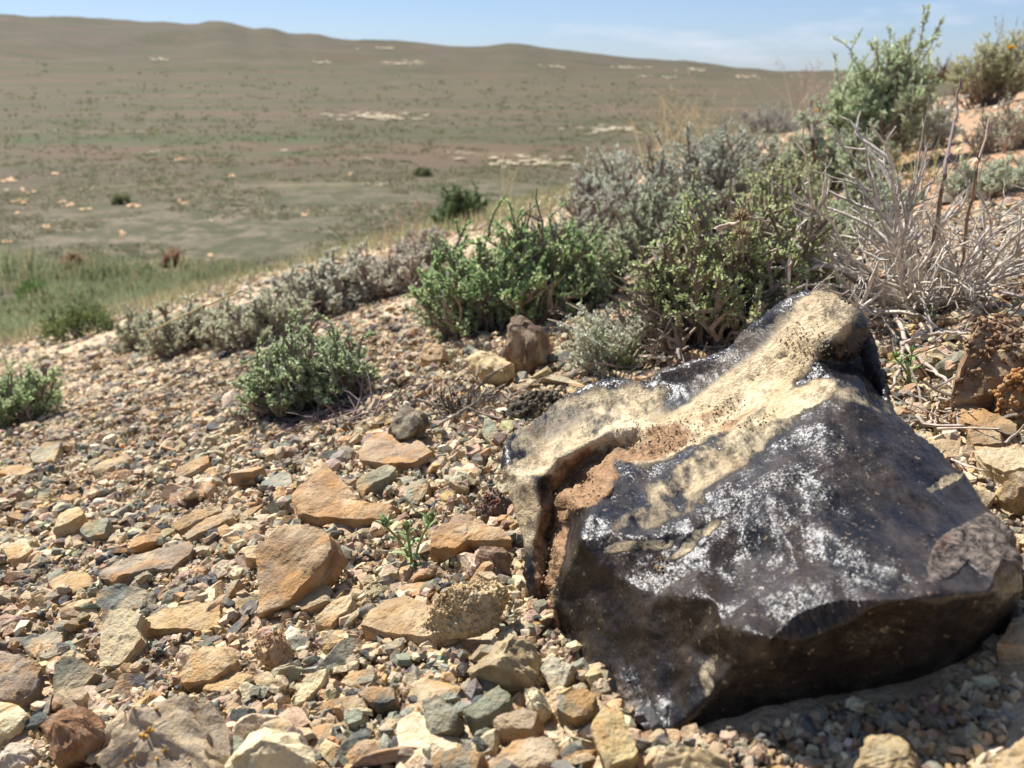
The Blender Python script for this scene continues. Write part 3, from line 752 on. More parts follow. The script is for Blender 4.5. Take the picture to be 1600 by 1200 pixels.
TAN, CREAM, OCHRE, GREEN, SLATE, MAUVE = srgb(198, 168, 128), srgb(228, 206, 164), srgb(204, 160, 100), srgb(148, 146, 126), srgb(98, 100, 96), srgb(158, 130, 112)
RUST, GREY, PALE, WHITE, LILAC, BROWN = srgb(164, 108, 66), srgb(140, 132, 120), srgb(206, 182, 146), srgb(226, 214, 196), srgb(190, 178, 186), srgb(138, 104, 74)
HERO = [
 ('long grey brown slab with a dark front edge, behind the dark slate on the left', [(144,892),(200,872),(250,857),(295,845),(304,857),(265,880),(200,896),(175,903)], MAUVE, .0095, 3, 0, 'slab'),
 ('orange beige slab touching the left end of the long grey brown slab', [(75,905),(105,896),(140,890),(143,912),(120,925),(85,926)], OCHRE, .006, 10, 0, 'slab'),
 ('dark slate slab standing under the long grey brown slab', [(149,920),(187,911),(215,914),(240,917),(237,955),(221,957),(185,962),(150,965)], SLATE, .008, 42, 0, 'slab'),
 ('mottled cream and brown block below the dark slate slab', [(176,944),(221,960),(213,981),(221,997),(192,1037),(157,1042),(155,987)], PALE, .010, 30, 0, 'slab'),
 ('bright orange flat slab with a grey stain on top', [(211,979),(256,952),(317,939),(345,944),(339,979),(315,982),(227,986)], OCHRE, .006, 12, 0, 'slab'),
 ('leaf shaped greyish tan flake near the left edge', [(35,1011),(64,987),(83,983),(103,995),(88,1016),(51,1027)], GREY, .004, 16, 0, 'slab'),
 ('large mauve brown slab cut by the left edge of the photo', [(-30,1010),(35,1024),(63,1037),(53,1072),(40,1101),(-30,1092)], MAUVE, .010, 26, 0, 'slab'),
 ('dark greenish slab leaning up beside the large mauve brown slab', [(80,1032),(99,1024),(139,1035),(149,1045),(141,1067),(112,1088),(85,1095)], srgb(106, 102, 88), .010, 40, 0, 'slab'),
 ('thin dark plank shaped stone above the rusty block in the corner', [(109,1092),(176,1061),(187,1069),(173,1077),(128,1093)], srgb(112, 98, 82), .004, 10, 0, 'slab'),
 ('orange and grey layered slab right of the mottled cream block', [(277,1053),(293,1021),(307,1008),(357,1008),(364,1019),(360,1040),(331,1061),(288,1066)], srgb(190, 146, 92), .009, 24, 0, 'slab'),
 ('flat yellow orange slab with a tiny pebble lying on it', [(312,1077),(336,1061),(360,1045),(397,1053),(373,1076),(355,1082)], OCHRE, .005, 8, 0, 'slab'),
 ('rusty brown rough block in the bottom left corner', [(48,1115),(75,1095),(123,1091),(160,1115),(139,1136),(133,1187),(91,1210),(67,1160)], RUST, .020, 38, 0, 'chunk'),
 ('beige slab with a grey edge cut by the left edge of the photo', [(-30,1092),(27,1101),(42,1115),(20,1135),(-30,1160)], CREAM, .010, 18, 0, 'slab'),
 ('pinkish white stone in the very bottom left corner', [(-15,1176),(35,1147),(45,1160),(40,1179),(16,1200),(-15,1215)], srgb(216, 188, 172), .010, 16, 0, 'chunk'),
 ('large rough purplish tan boulder with yellow lichen spots at the bottom edge', [(133,1160),(171,1120),(184,1086),(240,1092),(290,1084),(347,1087),(372,1120),(360,1165),(330,1225),(130,1225)], srgb(166, 136, 112), .024, 24, 0, 'chunk'),
 ('cream white rough boulder at the bottom edge', [(338,1182),(380,1133),(407,1109),(455,1096),(473,1120),(484,1155),(497,1184),(495,1225),(335,1225)], srgb(226, 200, 158), .020, 24, 0, 'chunk'),
 ('tall orange brown slab standing upright left of the seedling', [(394,875),(400,846),(429,810),(467,816),(497,822),(532,843),(515,872),(500,899),(460,937),(405,964),(400,920)], srgb(166, 120, 76), .016, 50, -6, 'slab'),
 ('orange rust streaked slab behind the tall upright slab', [(453,769),(509,725),(532,746),(561,781),(614,787),(644,790),(600,809),(556,812),(491,806),(462,800)], srgb(196, 144, 94), .010, 20, 0, 'slab'),
 ('big flat mauve and orange slab lying beyond the rust streaked slab', [(553,699),(567,684),(614,664),(629,672),(673,690),(688,710),(661,722),(600,722),(567,717)], srgb(182, 140, 106), .009, 8, 0, 'slab'),
 ('greenish grey slab with a deep shadow under its front', [(556,757),(567,740),(606,725),(619,731),(608,743),(585,754),(564,774)], srgb(156, 146, 122), .008, 14, 0, 'slab'),
 ('pale green grey stone standing on edge behind the seedling', [(629,781),(635,755),(667,746),(669,763),(655,788)], srgb(160, 162, 146), .009, 42, 0, 'slab'),
 ('blue grey slab pointing at the rust streaked slab', [(397,757),(435,737),(454,735),(457,755),(447,763),(423,759)], srgb(142, 146, 142), .007, 10, 0, 'slab'),
 ('brown block right behind the seedling', [(661,846),(688,822),(714,805),(732,807),(785,828),(802,846),(732,844),(703,863),(667,858)], srgb(176, 128, 86), .012, 16, 0, 'slab'),
 ('large tan slab with a pale underside below the seedling', [(535,975),(580,945),(632,930),(690,950),(711,982),(662,996),(610,990),(550,973)], srgb(190, 150, 106), .010, 8, -6, 'slab'),
 ('tan pyramid shaped block with a sharp ridge', [(726,1035),(760,1010),(797,981),(831,994),(850,1027),(842,1061),(812,1072),(737,1070)], srgb(188, 156, 112), .020, 36, 0, 'chunk'),
 ('greenish grey brick shaped stone left of the rusty topped one', [(722,1110),(779,1069),(797,1087),(794,1103),(737,1130)], srgb(128, 128, 104), .011, 12, 0, 'slab'),
 ('rusty topped grey block near the bottom of the boulder', [(764,1121),(824,1102),(842,1110),(831,1138),(775,1133)], srgb(166, 134, 104), .012, 12, 0, 'slab'),
 ('small knobbly cream stone between grey blocks', [(809,1080),(831,1072),(861,1087),(857,1110),(824,1101)], CREAM, .010, 14, 0, 'chunk'),
 ('grey and white mottled block leaning on the pyramid shaped block', [(842,1042),(857,1020),(899,1042),(887,1069),(865,1085)], srgb(178, 174, 158), .012, 40, 0, 'slab'),
 ('dark green grey block beside the lower left edge of the boulder', [(865,1102),(899,1069),(932,1084),(925,1110),(895,1122)], srgb(112, 116, 98), .012, 18, 0, 'slab'),
 ('yellow tan block touching the lowest corner of the boulder', [(919,1117),(940,1102),(970,1110),(1000,1181),(947,1197),(921,1140)], srgb(204, 176, 118), .012, 22, 0, 'slab'),
 ('flat mauve tan slab at the bottom edge in the middle', [(760,1187),(794,1159),(869,1147),(880,1170),(865,1194),(767,1206)], srgb(184, 148, 116), .010, 12, 0, 'slab'),
 ('grey brown wedge with a rusty lower edge', [(659,1095),(685,1084),(719,1121),(711,1136),(666,1152)], srgb(150, 138, 116), .009, 26, 0, 'slab'),
 ('bluish slate block at the bottom edge', [(685,1205),(692,1174),(719,1162),(756,1177),(749,1207)], srgb(120, 124, 116), .010, 22, 0, 'slab'),
 ('cream leaf shaped shard above the cream white boulder', [(456,1099),(475,1061),(512,1039),(505,1065),(471,1101)], CREAM, .004, 22, 0, 'slab'),
 ('smooth dark blue grey stone right of the cream shard', [(557,1084),(580,1072),(614,1076),(621,1091),(587,1103)], srgb(84, 90, 94), .009, 12, 0, 'slab'),
 ('grey slab lying above the dark blue grey stone', [(524,1061),(550,1050),(591,1046),(580,1065),(550,1073)], srgb(144, 138, 124), .006, 8, 0, 'slab'),
 ('crumbly rust coloured clod below the tall upright slab', [(382,1012),(405,990),(431,975),(456,990),(446,1012),(424,1028)], srgb(182, 134, 92), .014, 20, 0, 'chunk'),
 ('grey and orange slab at the foot of the tall upright slab', [(454,937),(491,911),(517,915),(514,937),(472,953)], srgb(168, 142, 108), .006, 20, 0, 'slab'),
 ('pale cream slab left of the large tan slab', [(484,971),(525,934),(555,926),(544,952),(514,976)], srgb(212, 180, 138), .006, 14, 0, 'slab'),
 ('tan wedge with a black shadowed front, far left gravel', [(143,735),(165,717),(192,712),(200,720),(155,737)], srgb(196, 160, 116), .013, 4, 0, 'slab'),
 ('greenish grey slab in the far left gravel', [(45,710),(67,692),(95,687),(85,720),(50,722)], srgb(160, 150, 126), .010, 14, 0, 'slab'),
 ('orange flat stone at the left edge of the gravel', [(-5,740),(20,724),(55,732),(37,742)], srgb(208, 158, 100), .008, 6, 0, 'slab'),
 ('tan plank shaped stone pointing up to the right', [(267,737),(295,720),(330,710),(327,722),(282,748)], srgb(190, 150, 108), .007, 16, 0, 'slab'),
 ('cream block casting a black shadow, left gravel', [(77,815),(100,795),(120,787),(132,802),(107,817),(82,827)], srgb(216, 184, 130), .012, 12, 0, 'slab'),
 ('tan block by the left edge above the orange beige slab', [(5,857),(42,845),(50,857),(35,870),(12,873)], srgb(210, 174, 122), .012, 12, 0, 'slab'),
 ('long greyish tan splinter above the long grey brown slab', [(282,837),(320,812),(362,795),(365,805),(337,822),(295,843)], srgb(180, 148, 116), .008, 10, 0, 'slab'),
 ('greenish block with a split in it, left gravel', [(122,830),(135,812),(160,807),(170,812),(162,837),(140,841)], srgb(146, 142, 118), .010, 20, 0, 'slab'),
 ('long ochre brown ledge stone behind the greyish tan splinter', [(265,820),(300,800),(340,790),(352,796),(310,812),(275,832)], srgb(178, 142, 96), .008, 10, 0, 'slab'),
 ('rough brown rock at the foot of the bright green shrub', [(777,537),(789,504),(819,489),(845,492),(856,505),(850,541),(822,560),(800,553)], srgb(136, 96, 68), .050, 46, 0, 'chunk'),
 ('yellowish crumbly clod in front of the brown rock', [(725,560),(755,545),(792,552),(819,567),(792,583),(740,576)], srgb(220, 180, 124), .022, 14, 0, 'chunk'),
 ('small tan clod left of the yellowish clod', [(642,549),(665,534),(695,541),(695,555),(665,558)], srgb(200, 150, 100), .020, 14, 0, 'chunk'),
 ('dark knobbly stone with red lichen against the boulder', [(735,778),(750,757),(780,752),(800,780),(793,808),(750,812)], srgb(112, 86, 72), .018, 30, 0, 'chunk'),
 ('large brown pebbly outcrop at the right edge', [(1478,585),(1490,530),(1512,490),(1560,460),(1640,450),(1650,590),(1570,612),(1500,612)], srgb(158, 112, 70), .060, 42, 0, 'chunk'),
 ('orange tan clod below the pebbly outcrop', [(1555,610),(1570,575),(1625,570),(1625,645),(1575,635)], srgb(188, 136, 80), .030, 36, 0, 'chunk'),
 ('grey brown slab under the leaning twig', [(1484,635),(1502,620),(1589,659),(1586,679),(1508,664)], srgb(132, 112, 92), .008, 10, 0, 'slab'),
 ('smooth tan stone below the grey brown slab', [(1511,668),(1526,661),(1580,682),(1562,694),(1517,694)], srgb(170, 130, 90), .008, 12, 0, 'slab'),
 ('cream slab with an orange underside, right of the boulder', [(1520,697),(1610,699),(1615,730),(1568,736),(1535,720)], srgb(214, 184, 146), .010, 10, 0, 'slab'),
 ('tan rounded stone at the right edge beside the boulder', [(1550,750),(1580,739),(1625,739),(1625,775),(1580,777)], srgb(176, 140, 98), .014, 12, 0, 'chunk'),
 ('tan stone poking from the shadow below the boulder', [(1325,1215),(1356,1144),(1405,1144),(1442,1170),(1480,1215)], srgb(188, 156, 108), .016, 34, 0, 'chunk'),
 ('ochre stone in the bottom right corner', [(1547,1195),(1577,1146),(1625,1110),(1640,1220),(1560,1225)], srgb(188, 148, 96), .016, 28, 0, 'chunk'),
 ('pale tan stone at the bottom edge below the boulder tip', [(1000,1215),(1005,1182),(1060,1165),(1120,1157),(1160,1192),(1160,1220)], srgb(196, 162, 114), .014, 24, 0, 'chunk'),
 ('tan flat slab at the right edge beside the boulder shadow', [(1560,1010),(1590,955),(1640,930),(1650,1010)], srgb(196, 160, 120), .010, 8, 0, 'slab'),
 ('dark brown block with a flat top behind the tall slab', [(597,650),(640,622),(668,640),(660,672),(620,690)], srgb(112, 92, 74), .018, 20, 0, 'chunk'),
 ('pale green grey upright flake beside the dark root tangle', [(752,680),(758,648),(772,655),(779,680),(770,694)], srgb(168, 170, 146), .006, 48, 0, 'slab'),
 ('purplish crumbly stone between the seedling and the boulder', [(722,880),(735,852),(775,845),(800,868),(795,892),(745,895)], srgb(150, 108, 84), .014, 24, 0, 'chunk'),
]
BY = {}
for h in HERO: BY[h[0]] = stone(h[0], h[1], h[2], h[3], h[4], h[5], h[6])

# granular clay lump lying on the large tan slab: a lump with grains joined on it
lumpo = stone('granular cream clay lump lying on the large tan slab', [(644,940),(700,917),(756,902),(794,913),(796,940),(760,967),(719,969),(662,972)], srgb(206, 172, 122), .016, 22, 0, 'chunk', name='clay_lump', cat='clay lump', lift=.006)
def grain_part(o, name, c1, c2, r0, r1, n, topz=0.0):
    me_ = o.data; v = np.zeros(len(me_.vertices) * 3); me_.vertices.foreach_get('co', v); v = v.reshape(-1, 3)
    nn = np.zeros(len(me_.vertices) * 3); me_.vertices.foreach_get('normal', nn); nn = nn.reshape(-1, 3)
    k = RNG.integers(0, len(v), n); k = k[nn[k, 2] > topz]
    acc = Acc(); tt = RNG.random((len(k), 1))
    grains(acc, v[k] + RNG.normal(0, r1 * 0.7, (len(k), 3)), nn[k], RNG.uniform(r0, r1, len(k)), np.array(c1) * tt + np.array(c2) * (1 - tt))
    p = link(name, acc.mesh(name, smooth_shade=True), M_GRAVEL, o); p['kind'] = 'stuff'
    return p
grain_part(lumpo, 'grains', srgb(218, 196, 152), srgb(188, 158, 114), 0.0003, 0.0007, 1800, -0.3)
grain_part(BY['large rough purplish tan boulder with yellow lichen spots at the bottom edge'], 'lichen_spots', srgb(206, 152, 40), srgb(186, 150, 90), 0.0004, 0.0009, 70, 0.1)
grain_part(BY['dark knobbly stone with red lichen against the boulder'], 'lichen_spots', srgb(150, 84, 56), srgb(84, 74, 72), 0.0004, 0.0008, 200, -0.1)
grain_part(BY['large brown pebbly outcrop at the right edge'], 'pebbles', srgb(170, 134, 96), srgb(116, 88, 66), 0.0006, 0.0018, 420, -0.4)
grain_part(BY['orange tan clod below the pebbly outcrop'], 'pebbles', srgb(206, 156, 96), srgb(170, 120, 70), 0.0008, 0.002, 400, -0.4)
grain_part(BY['crumbly rust coloured clod below the tall upright slab'], 'grains', srgb(186, 146, 104), srgb(160, 120, 82), 0.0003, 0.0006, 300, -0.3)
# quartz pebble
def pebble(label, px, py, rx, rz, col, name='pebble', cat='pebble', tilt=0):
    g = at(px, py); n0 = gnormal(g[0], g[1]); v, f = ICO4
    V = v * np.array([rx, rx * 0.8, rz]); V += v * (0.1 * rx * fbm(v * 1.6 + px, 3))[:, None]
    V = V @ np.array(Matrix.Rotation(math.radians(tilt), 3, 'Y')).T
    o = link(name, mesh_np(name, V, [f], True), M_CLOD, loc=g + n0 * rz * 0.6); o.color = tuple(col) + (1,)
    tag(o, label, cat); stamp(V + g); return o
pebble('rounded lilac white quartz pebble in front of the pyramid shaped block', 788, 1080, .0036, .0062, srgb(206, 192, 200), tilt=24)
pebble('white rounded pebble in the left gravel behind the greenish split block', 157, 792, .0052, .0045, WHITE)
pebble('small round tan pebble lying under the clay lump', 737, 985, .0044, .004, srgb(176, 138, 94))

# ------------------------------------------------------------------ loose gravel: the 230 largest chips as stones, the rest one mass
def hull_template(npt, flat, rnd):
    pts = []
    n = npt // 2
    a0 = rnd.uniform(0, 6.28); asp = rnd.uniform(0.42, 0.92)
    for lay, (sc_, z) in enumerate(((1.0, -0.5), (rnd.uniform(0.6, 0.95), 0.5))):
        for k in range(n):
            a = a0 + (k + rnd.uniform(-0.35, 0.35)) / n * 6.283
            r = sc_ * rnd.uniform(0.68, 1.0)
            pts.append((math.cos(a) * r, math.sin(a) * r * asp, (z + rnd.uniform(-0.22, 0.22)) * flat * 2))
    bm = bmesh.new()
    for p in pts: bm.verts.new(p)
    res = bmesh.ops.convex_hull(bm, input=bm.verts[:])
    bmesh.ops.delete(bm, geom=[g for g in bm.verts if not g.link_faces], context='VERTS')
    bmesh.ops.triangulate(bm, faces=bm.faces[:])
    bmesh.ops.recalc_face_normals(bm, faces=bm.faces[:])
    bm.verts.index_update()
    v = np.array([tuple(x.co) for x in bm.verts]); f = np.array([[q.index for q in p.verts] for p in bm.faces]); bm.free()
    return v, f
rnd = random.Random(3)
TPL_B = [hull_template(rnd.choice((10, 12, 14)), rnd.uniform(0.07, 0.28), rnd) for _ in range(40)]
TPL_S = [hull_template(8, rnd.uniform(0.25, 0.55), rnd) for _ in range(24)]

def fine_template(rnd, seed):
    v, f = ICO4; v = v.copy(); flat = rnd.uniform(0.10, 0.30)
    for k in range(12):
        n_ = np.array([rnd.gauss(0, 1), rnd.gauss(0, 1), rnd.gauss(0, 0.8)]); n_ /= np.linalg.norm(n_)
        o_ = rnd.uniform(0.34, 0.72); d = v @ n_; m_ = d > o_
        v[m_] -= np.outer(d[m_] - o_, n_)
    v += v * (0.035 * fbm(v * 3 + seed, 3) + 0.02 * fbm(v * 9 + seed, 3))[:, None]
    v *= np.array([1, rnd.uniform(0.48, 0.92), 1]); v[:, 2] *= flat / 0.6
    v[:, :2] /= np.abs(v[:, :2]).max()
    return mesh_np('stone', v * 0.012, [f], True, sharp=20)
FINE = [fine_template(rnd, k * 7.7) for k in range(22)]

KINDS = [('tan', TAN, 0.34), ('cream', CREAM, 0.18), ('ochre', OCHRE, 0.13), ('greenish grey', GREEN, 0.19), ('dark slate', SLATE, 0.11), ('mauve brown', MAUVE, 0.09)]
KCOL = np.array([k[1] for k in KINDS]); KCOL = 0.78 * KCOL + 0.22 * KCOL.mean(1, keepdims=True) * np.array([1.06, 1.01, 0.86]); KP = np.array([k[2] for k in KINDS]); KP /= KP.sum()

def sample(n, rmax, rmin=0.2, amin=-38, amax=50):
    r = np.sqrt(RNG.uniform(rmin ** 2, rmax ** 2, n)); a = np.radians(RNG.uniform(amin, amax, n))
    return r * np.sin(a), r * np.cos(a)
def gravel():
    S = []
    for n, rmax, s0, s1 in ((5000, 7.5, .018, .036), (3600, 3.6, .0105, .020), (14000, 3.6, .006, .0115), (5000, 1.3, .0065, .0115), (9000, 1.25, .0046, .0085), (28000, 2.3, .0034, .0062), (40000, 1.15, .0018, .0036), (34000, 0.62, .0009, .0019), (9000, 0.36, .0016, .0048)):
        n = int(n * 1.2); x, y = sample(n, rmax, 3.0 if rmax > 7 else 0.2)
        s = np.exp(RNG.uniform(np.log(s0), np.log(s1), n))
        o = np.argsort(-s); S.append(np.stack([x, y, s], -1)[o])
    # extra large chips for the near field
    x, y = sample(1100, 1.3); S.insert(0, np.stack([x, y, RNG.uniform(.0085, .0165, 1100)], -1))
    S = np.vstack(S)
    ra, aa = np.hypot(S[:, 0], S[:, 1]), np.degrees(np.arctan2(S[:, 0], S[:, 1]))
    S = S[~((aa > 11) & (ra > 1.25) & (S[:, 2] > 0.005) & (RNG.random(len(S)) < 0.72))]      # soil shows on the upper slope
    S = S[~(((np.hypot(S[:, 0], S[:, 1]) > 2.2) & (np.arctan2(S[:, 0], S[:, 1]) < 0.19) & (RNG.random(len(S)) < 0.5)))]
    rr_ = np.hypot(S[:, 0], S[:, 1]); az_ = np.degrees(np.arctan2(S[:, 0], S[:, 1]))
    S = S[~((S[:, 2] / rr_ < 0.0025) & (RNG.random(len(S)) < 0.74))]      # too fine to see at that distance
    rr_ = np.hypot(S[:, 0], S[:, 1]); az_ = np.degrees(np.arctan2(S[:, 0], S[:, 1]))
    S = S[~((np.abs(az_) > 33) & (S[:, 2] < 0.006) & (RNG.random(len(S)) < 0.75))]
    front = (S[:, 0] > 0.05) & (np.hypot(S[:, 0], S[:, 1]) < 0.33) & (S[:, 2] > 0.0062); S = S[~front]
    n = len(S); tz = terrain(S[:, 0], S[:, 1])
    kind = RNG.choice(len(KINDS), n, p=KP); keep = np.zeros(n, bool); base = np.zeros(n)
    thick = RNG.uniform(0.3, 0.75, n)
    for q in range(n):
        s = S[q, 2]; i = int((S[q, 0] - GX0) / CELL); j = int((S[q, 1] - GY0) / CELL); w_ = int(s * 0.62 / CELL)
        sl = GRID[max(i - w_, 0):i + w_ + 1, max(j - w_, 0):j + w_ + 1]
        if sl.size == 0:
            keep[q] = S[q, 1] > 0; continue
        if GRID[min(max(i, 0), GRID.shape[0] - 1), min(max(j, 0), GRID.shape[1] - 1)] > 0.5 or np.mean(sl > 0.5) > 0.45: continue
        m_ = float(np.median(sl[sl < 0.5])) if w_ else float(sl[0, 0])
        if m_ > (0.0035 if (S[q, 0] > 0.05 and S[q, 0] ** 2 + S[q, 1] ** 2 < 0.11) else min(0.010, 0.0025 + 1.1 * s)): continue
        keep[q] = True; base[q] = m_
        sl[sl < 0.5] = np.maximum(sl[sl < 0.5], m_ + s * thick[q] * 0.5)
    S, tz, kind, base, thick = S[keep], tz[keep], kind[keep], base[keep], thick[keep]
    n = len(S)
    col = KCOL[kind] * RNG.uniform(0.72, 1.2, (n, 1)) * (1 + RNG.normal(0, 0.05, (n, 3)))
    yaw = RNG.uniform(0, 6.283, n); tx = RNG.normal(0, 0.42, n); ty = RNG.normal(0, 0.42, n)
    P = np.stack([S[:, 0], S[:, 1], tz + base + S[:, 2] * 0.10], -1)
    gn = np.array([-SX, -SY, 1.0]); gn /= np.linalg.norm(gn)
    up = gn + np.stack([tx, ty, 0 * tx], -1); up /= np.linalg.norm(up, axis=1)[:, None]
    xa = np.stack([np.cos(yaw), np.sin(yaw), 0 * yaw], -1); xa -= up * np.einsum('ij,ij->i', xa, up)[:, None]; xa /= np.linalg.norm(xa, axis=1)[:, None]
    ya = np.cross(up, xa); R = np.stack([xa, ya, up], -1)
    # how large each shows in the picture
    dz = depth(P); q_ = P - C0
    px = 800 + F * q_[:, 0] / dz; py = 600 + F * (-(q_[:, 1] * SP + q_[:, 2] * CP)) / dz
    inside = (px > 0) & (px < 1600) & (py > 540) & (py < 1200) & ~((px > 800) & (py > 640) & (py < 1150) & (px < 1590))
    show = np.where(inside, S[:, 2] / dz, 0); big = np.argsort(-show)[:232]
    isb = np.zeros(n, bool); isb[big] = True
    for q in big:
        kn = KINDS[kind[q]][0]
        o = link('stone', FINE[q % len(FINE)], M_STONE); s = S[q, 2] / 0.012
        o.matrix_world = Matrix.Translation(P[q]) @ Matrix(R[q].tolist()).to_4x4() @ Matrix.Diagonal((s, s, s * (0.6 + thick[q]), 1))
        o.color = tuple(col[q]) + (1,)
        tag(o, 'small %s angular chip lying loose in the gravel' % kn, 'stone', 'small %s chips in the gravel' % kn)
    acc = Acc(); rest = np.where(~isb)[0]
    ti = RNG.integers(0, 1000, n)
    for grp, tpl in ((rest[S[rest, 2] > 0.0036], TPL_B), (rest[S[rest, 2] <= 0.0036], TPL_S)):
        for k, (v, f) in enumerate(tpl):
            r_ = grp[ti[grp] % len(tpl) == k]
            if not len(r_): continue
            sc_ = S[r_, 2][:, None] * np.stack([np.ones(len(r_)), np.ones(len(r_)), 0.6 + thick[r_]], -1)
            VV = np.einsum('nij,nvj->nvi', R[r_], v[None] * sc_[:, None]) + P[r_][:, None]
            FF = f[None] + (np.arange(len(r_)) * len(v))[:, None, None]
            acc.add(VV.reshape(-1, 3), FF.reshape(-1, 3), col=np.repeat(col[r_][:, None], len(v), 1).reshape(-1, 3))
    o = link('gravel', acc.mesh('gravel'), M_GRAVEL)
    tag(o, 'loose angular stone chips and grit covering the slope', 'gravel', kind='stuff')
    print('gravel', n, sum(len(t) for t in acc.T))
gravel()

# ------------------------------------------------------------------ plants
def tube(acc, pts, r0, r1, sides, col):
    pts = np.asarray(pts, float); n = len(pts)
    tg = np.gradient(pts, axis=0); tg /= np.linalg.norm(tg, axis=1)[:, None] + 1e-12
    ref = np.array([0.31, 0.17, 0.93]) if abs(tg[0, 2]) < 0.85 else np.array([1, 0.2, 0.1])
    u = np.cross(tg, ref); u /= np.linalg.norm(u, axis=1)[:, None] + 1e-12; v = np.cross(tg, u)
    a = np.arange(sides) / sides * 2 * math.pi
    r = np.linspace(r0, r1, n)[:, None, None]
    V = pts[:, None] + r * (np.cos(a)[None, :, None] * u[:, None] + np.sin(a)[None, :, None] * v[:, None])
    i = np.arange(n * sides).reshape(n, sides); j = np.roll(i, -1, 1)
    q = np.stack([i[:-1], j[:-1], j[1:], i[1:]], -1).reshape(-1, 4)
    acc.add(V.reshape(-1, 3), quads=q, col=col)

def path(p, d, length, nseg, wander, lift=0.0, rng=RNG):
    pts = [np.array(p, float)]; d = np.array(d, float)
    for k in range(nseg):
        d = d + rng.normal(0, wander, 3) + np.array([0, 0, lift]); d /= np.linalg.norm(d)
        pts.append(pts[-1] + d * length / nseg)
    return np.array(pts), d

def leaves(acc, pos, dirs, length, width, cols, fold=0.35):
    n = len(pos); rv = RNG.normal(0, 1, (n, 3))
    sd = np.cross(dirs, rv); sd /= np.linalg.norm(sd, axis=1)[:, None] + 1e-9; up = np.cross(sd, dirs)
    l = length[:, None]; w_ = width[:, None]
    V = np.stack([pos, pos + dirs * l * 0.55 + sd * w_ * 0.5 + up * w_ * fold, pos + dirs * l, pos + dirs * l * 0.55 - sd * w_ * 0.5 + up * w_ * fold], 1)
    f = np.array([(0, 1, 2), (0, 2, 3)]); FF = f[None] + (np.arange(n) * 4)[:, None, None]
    acc.add(V.reshape(-1, 3), FF.reshape(-1, 3), col=np.repeat(cols[:, None], 4, 1).reshape(-1, 3))

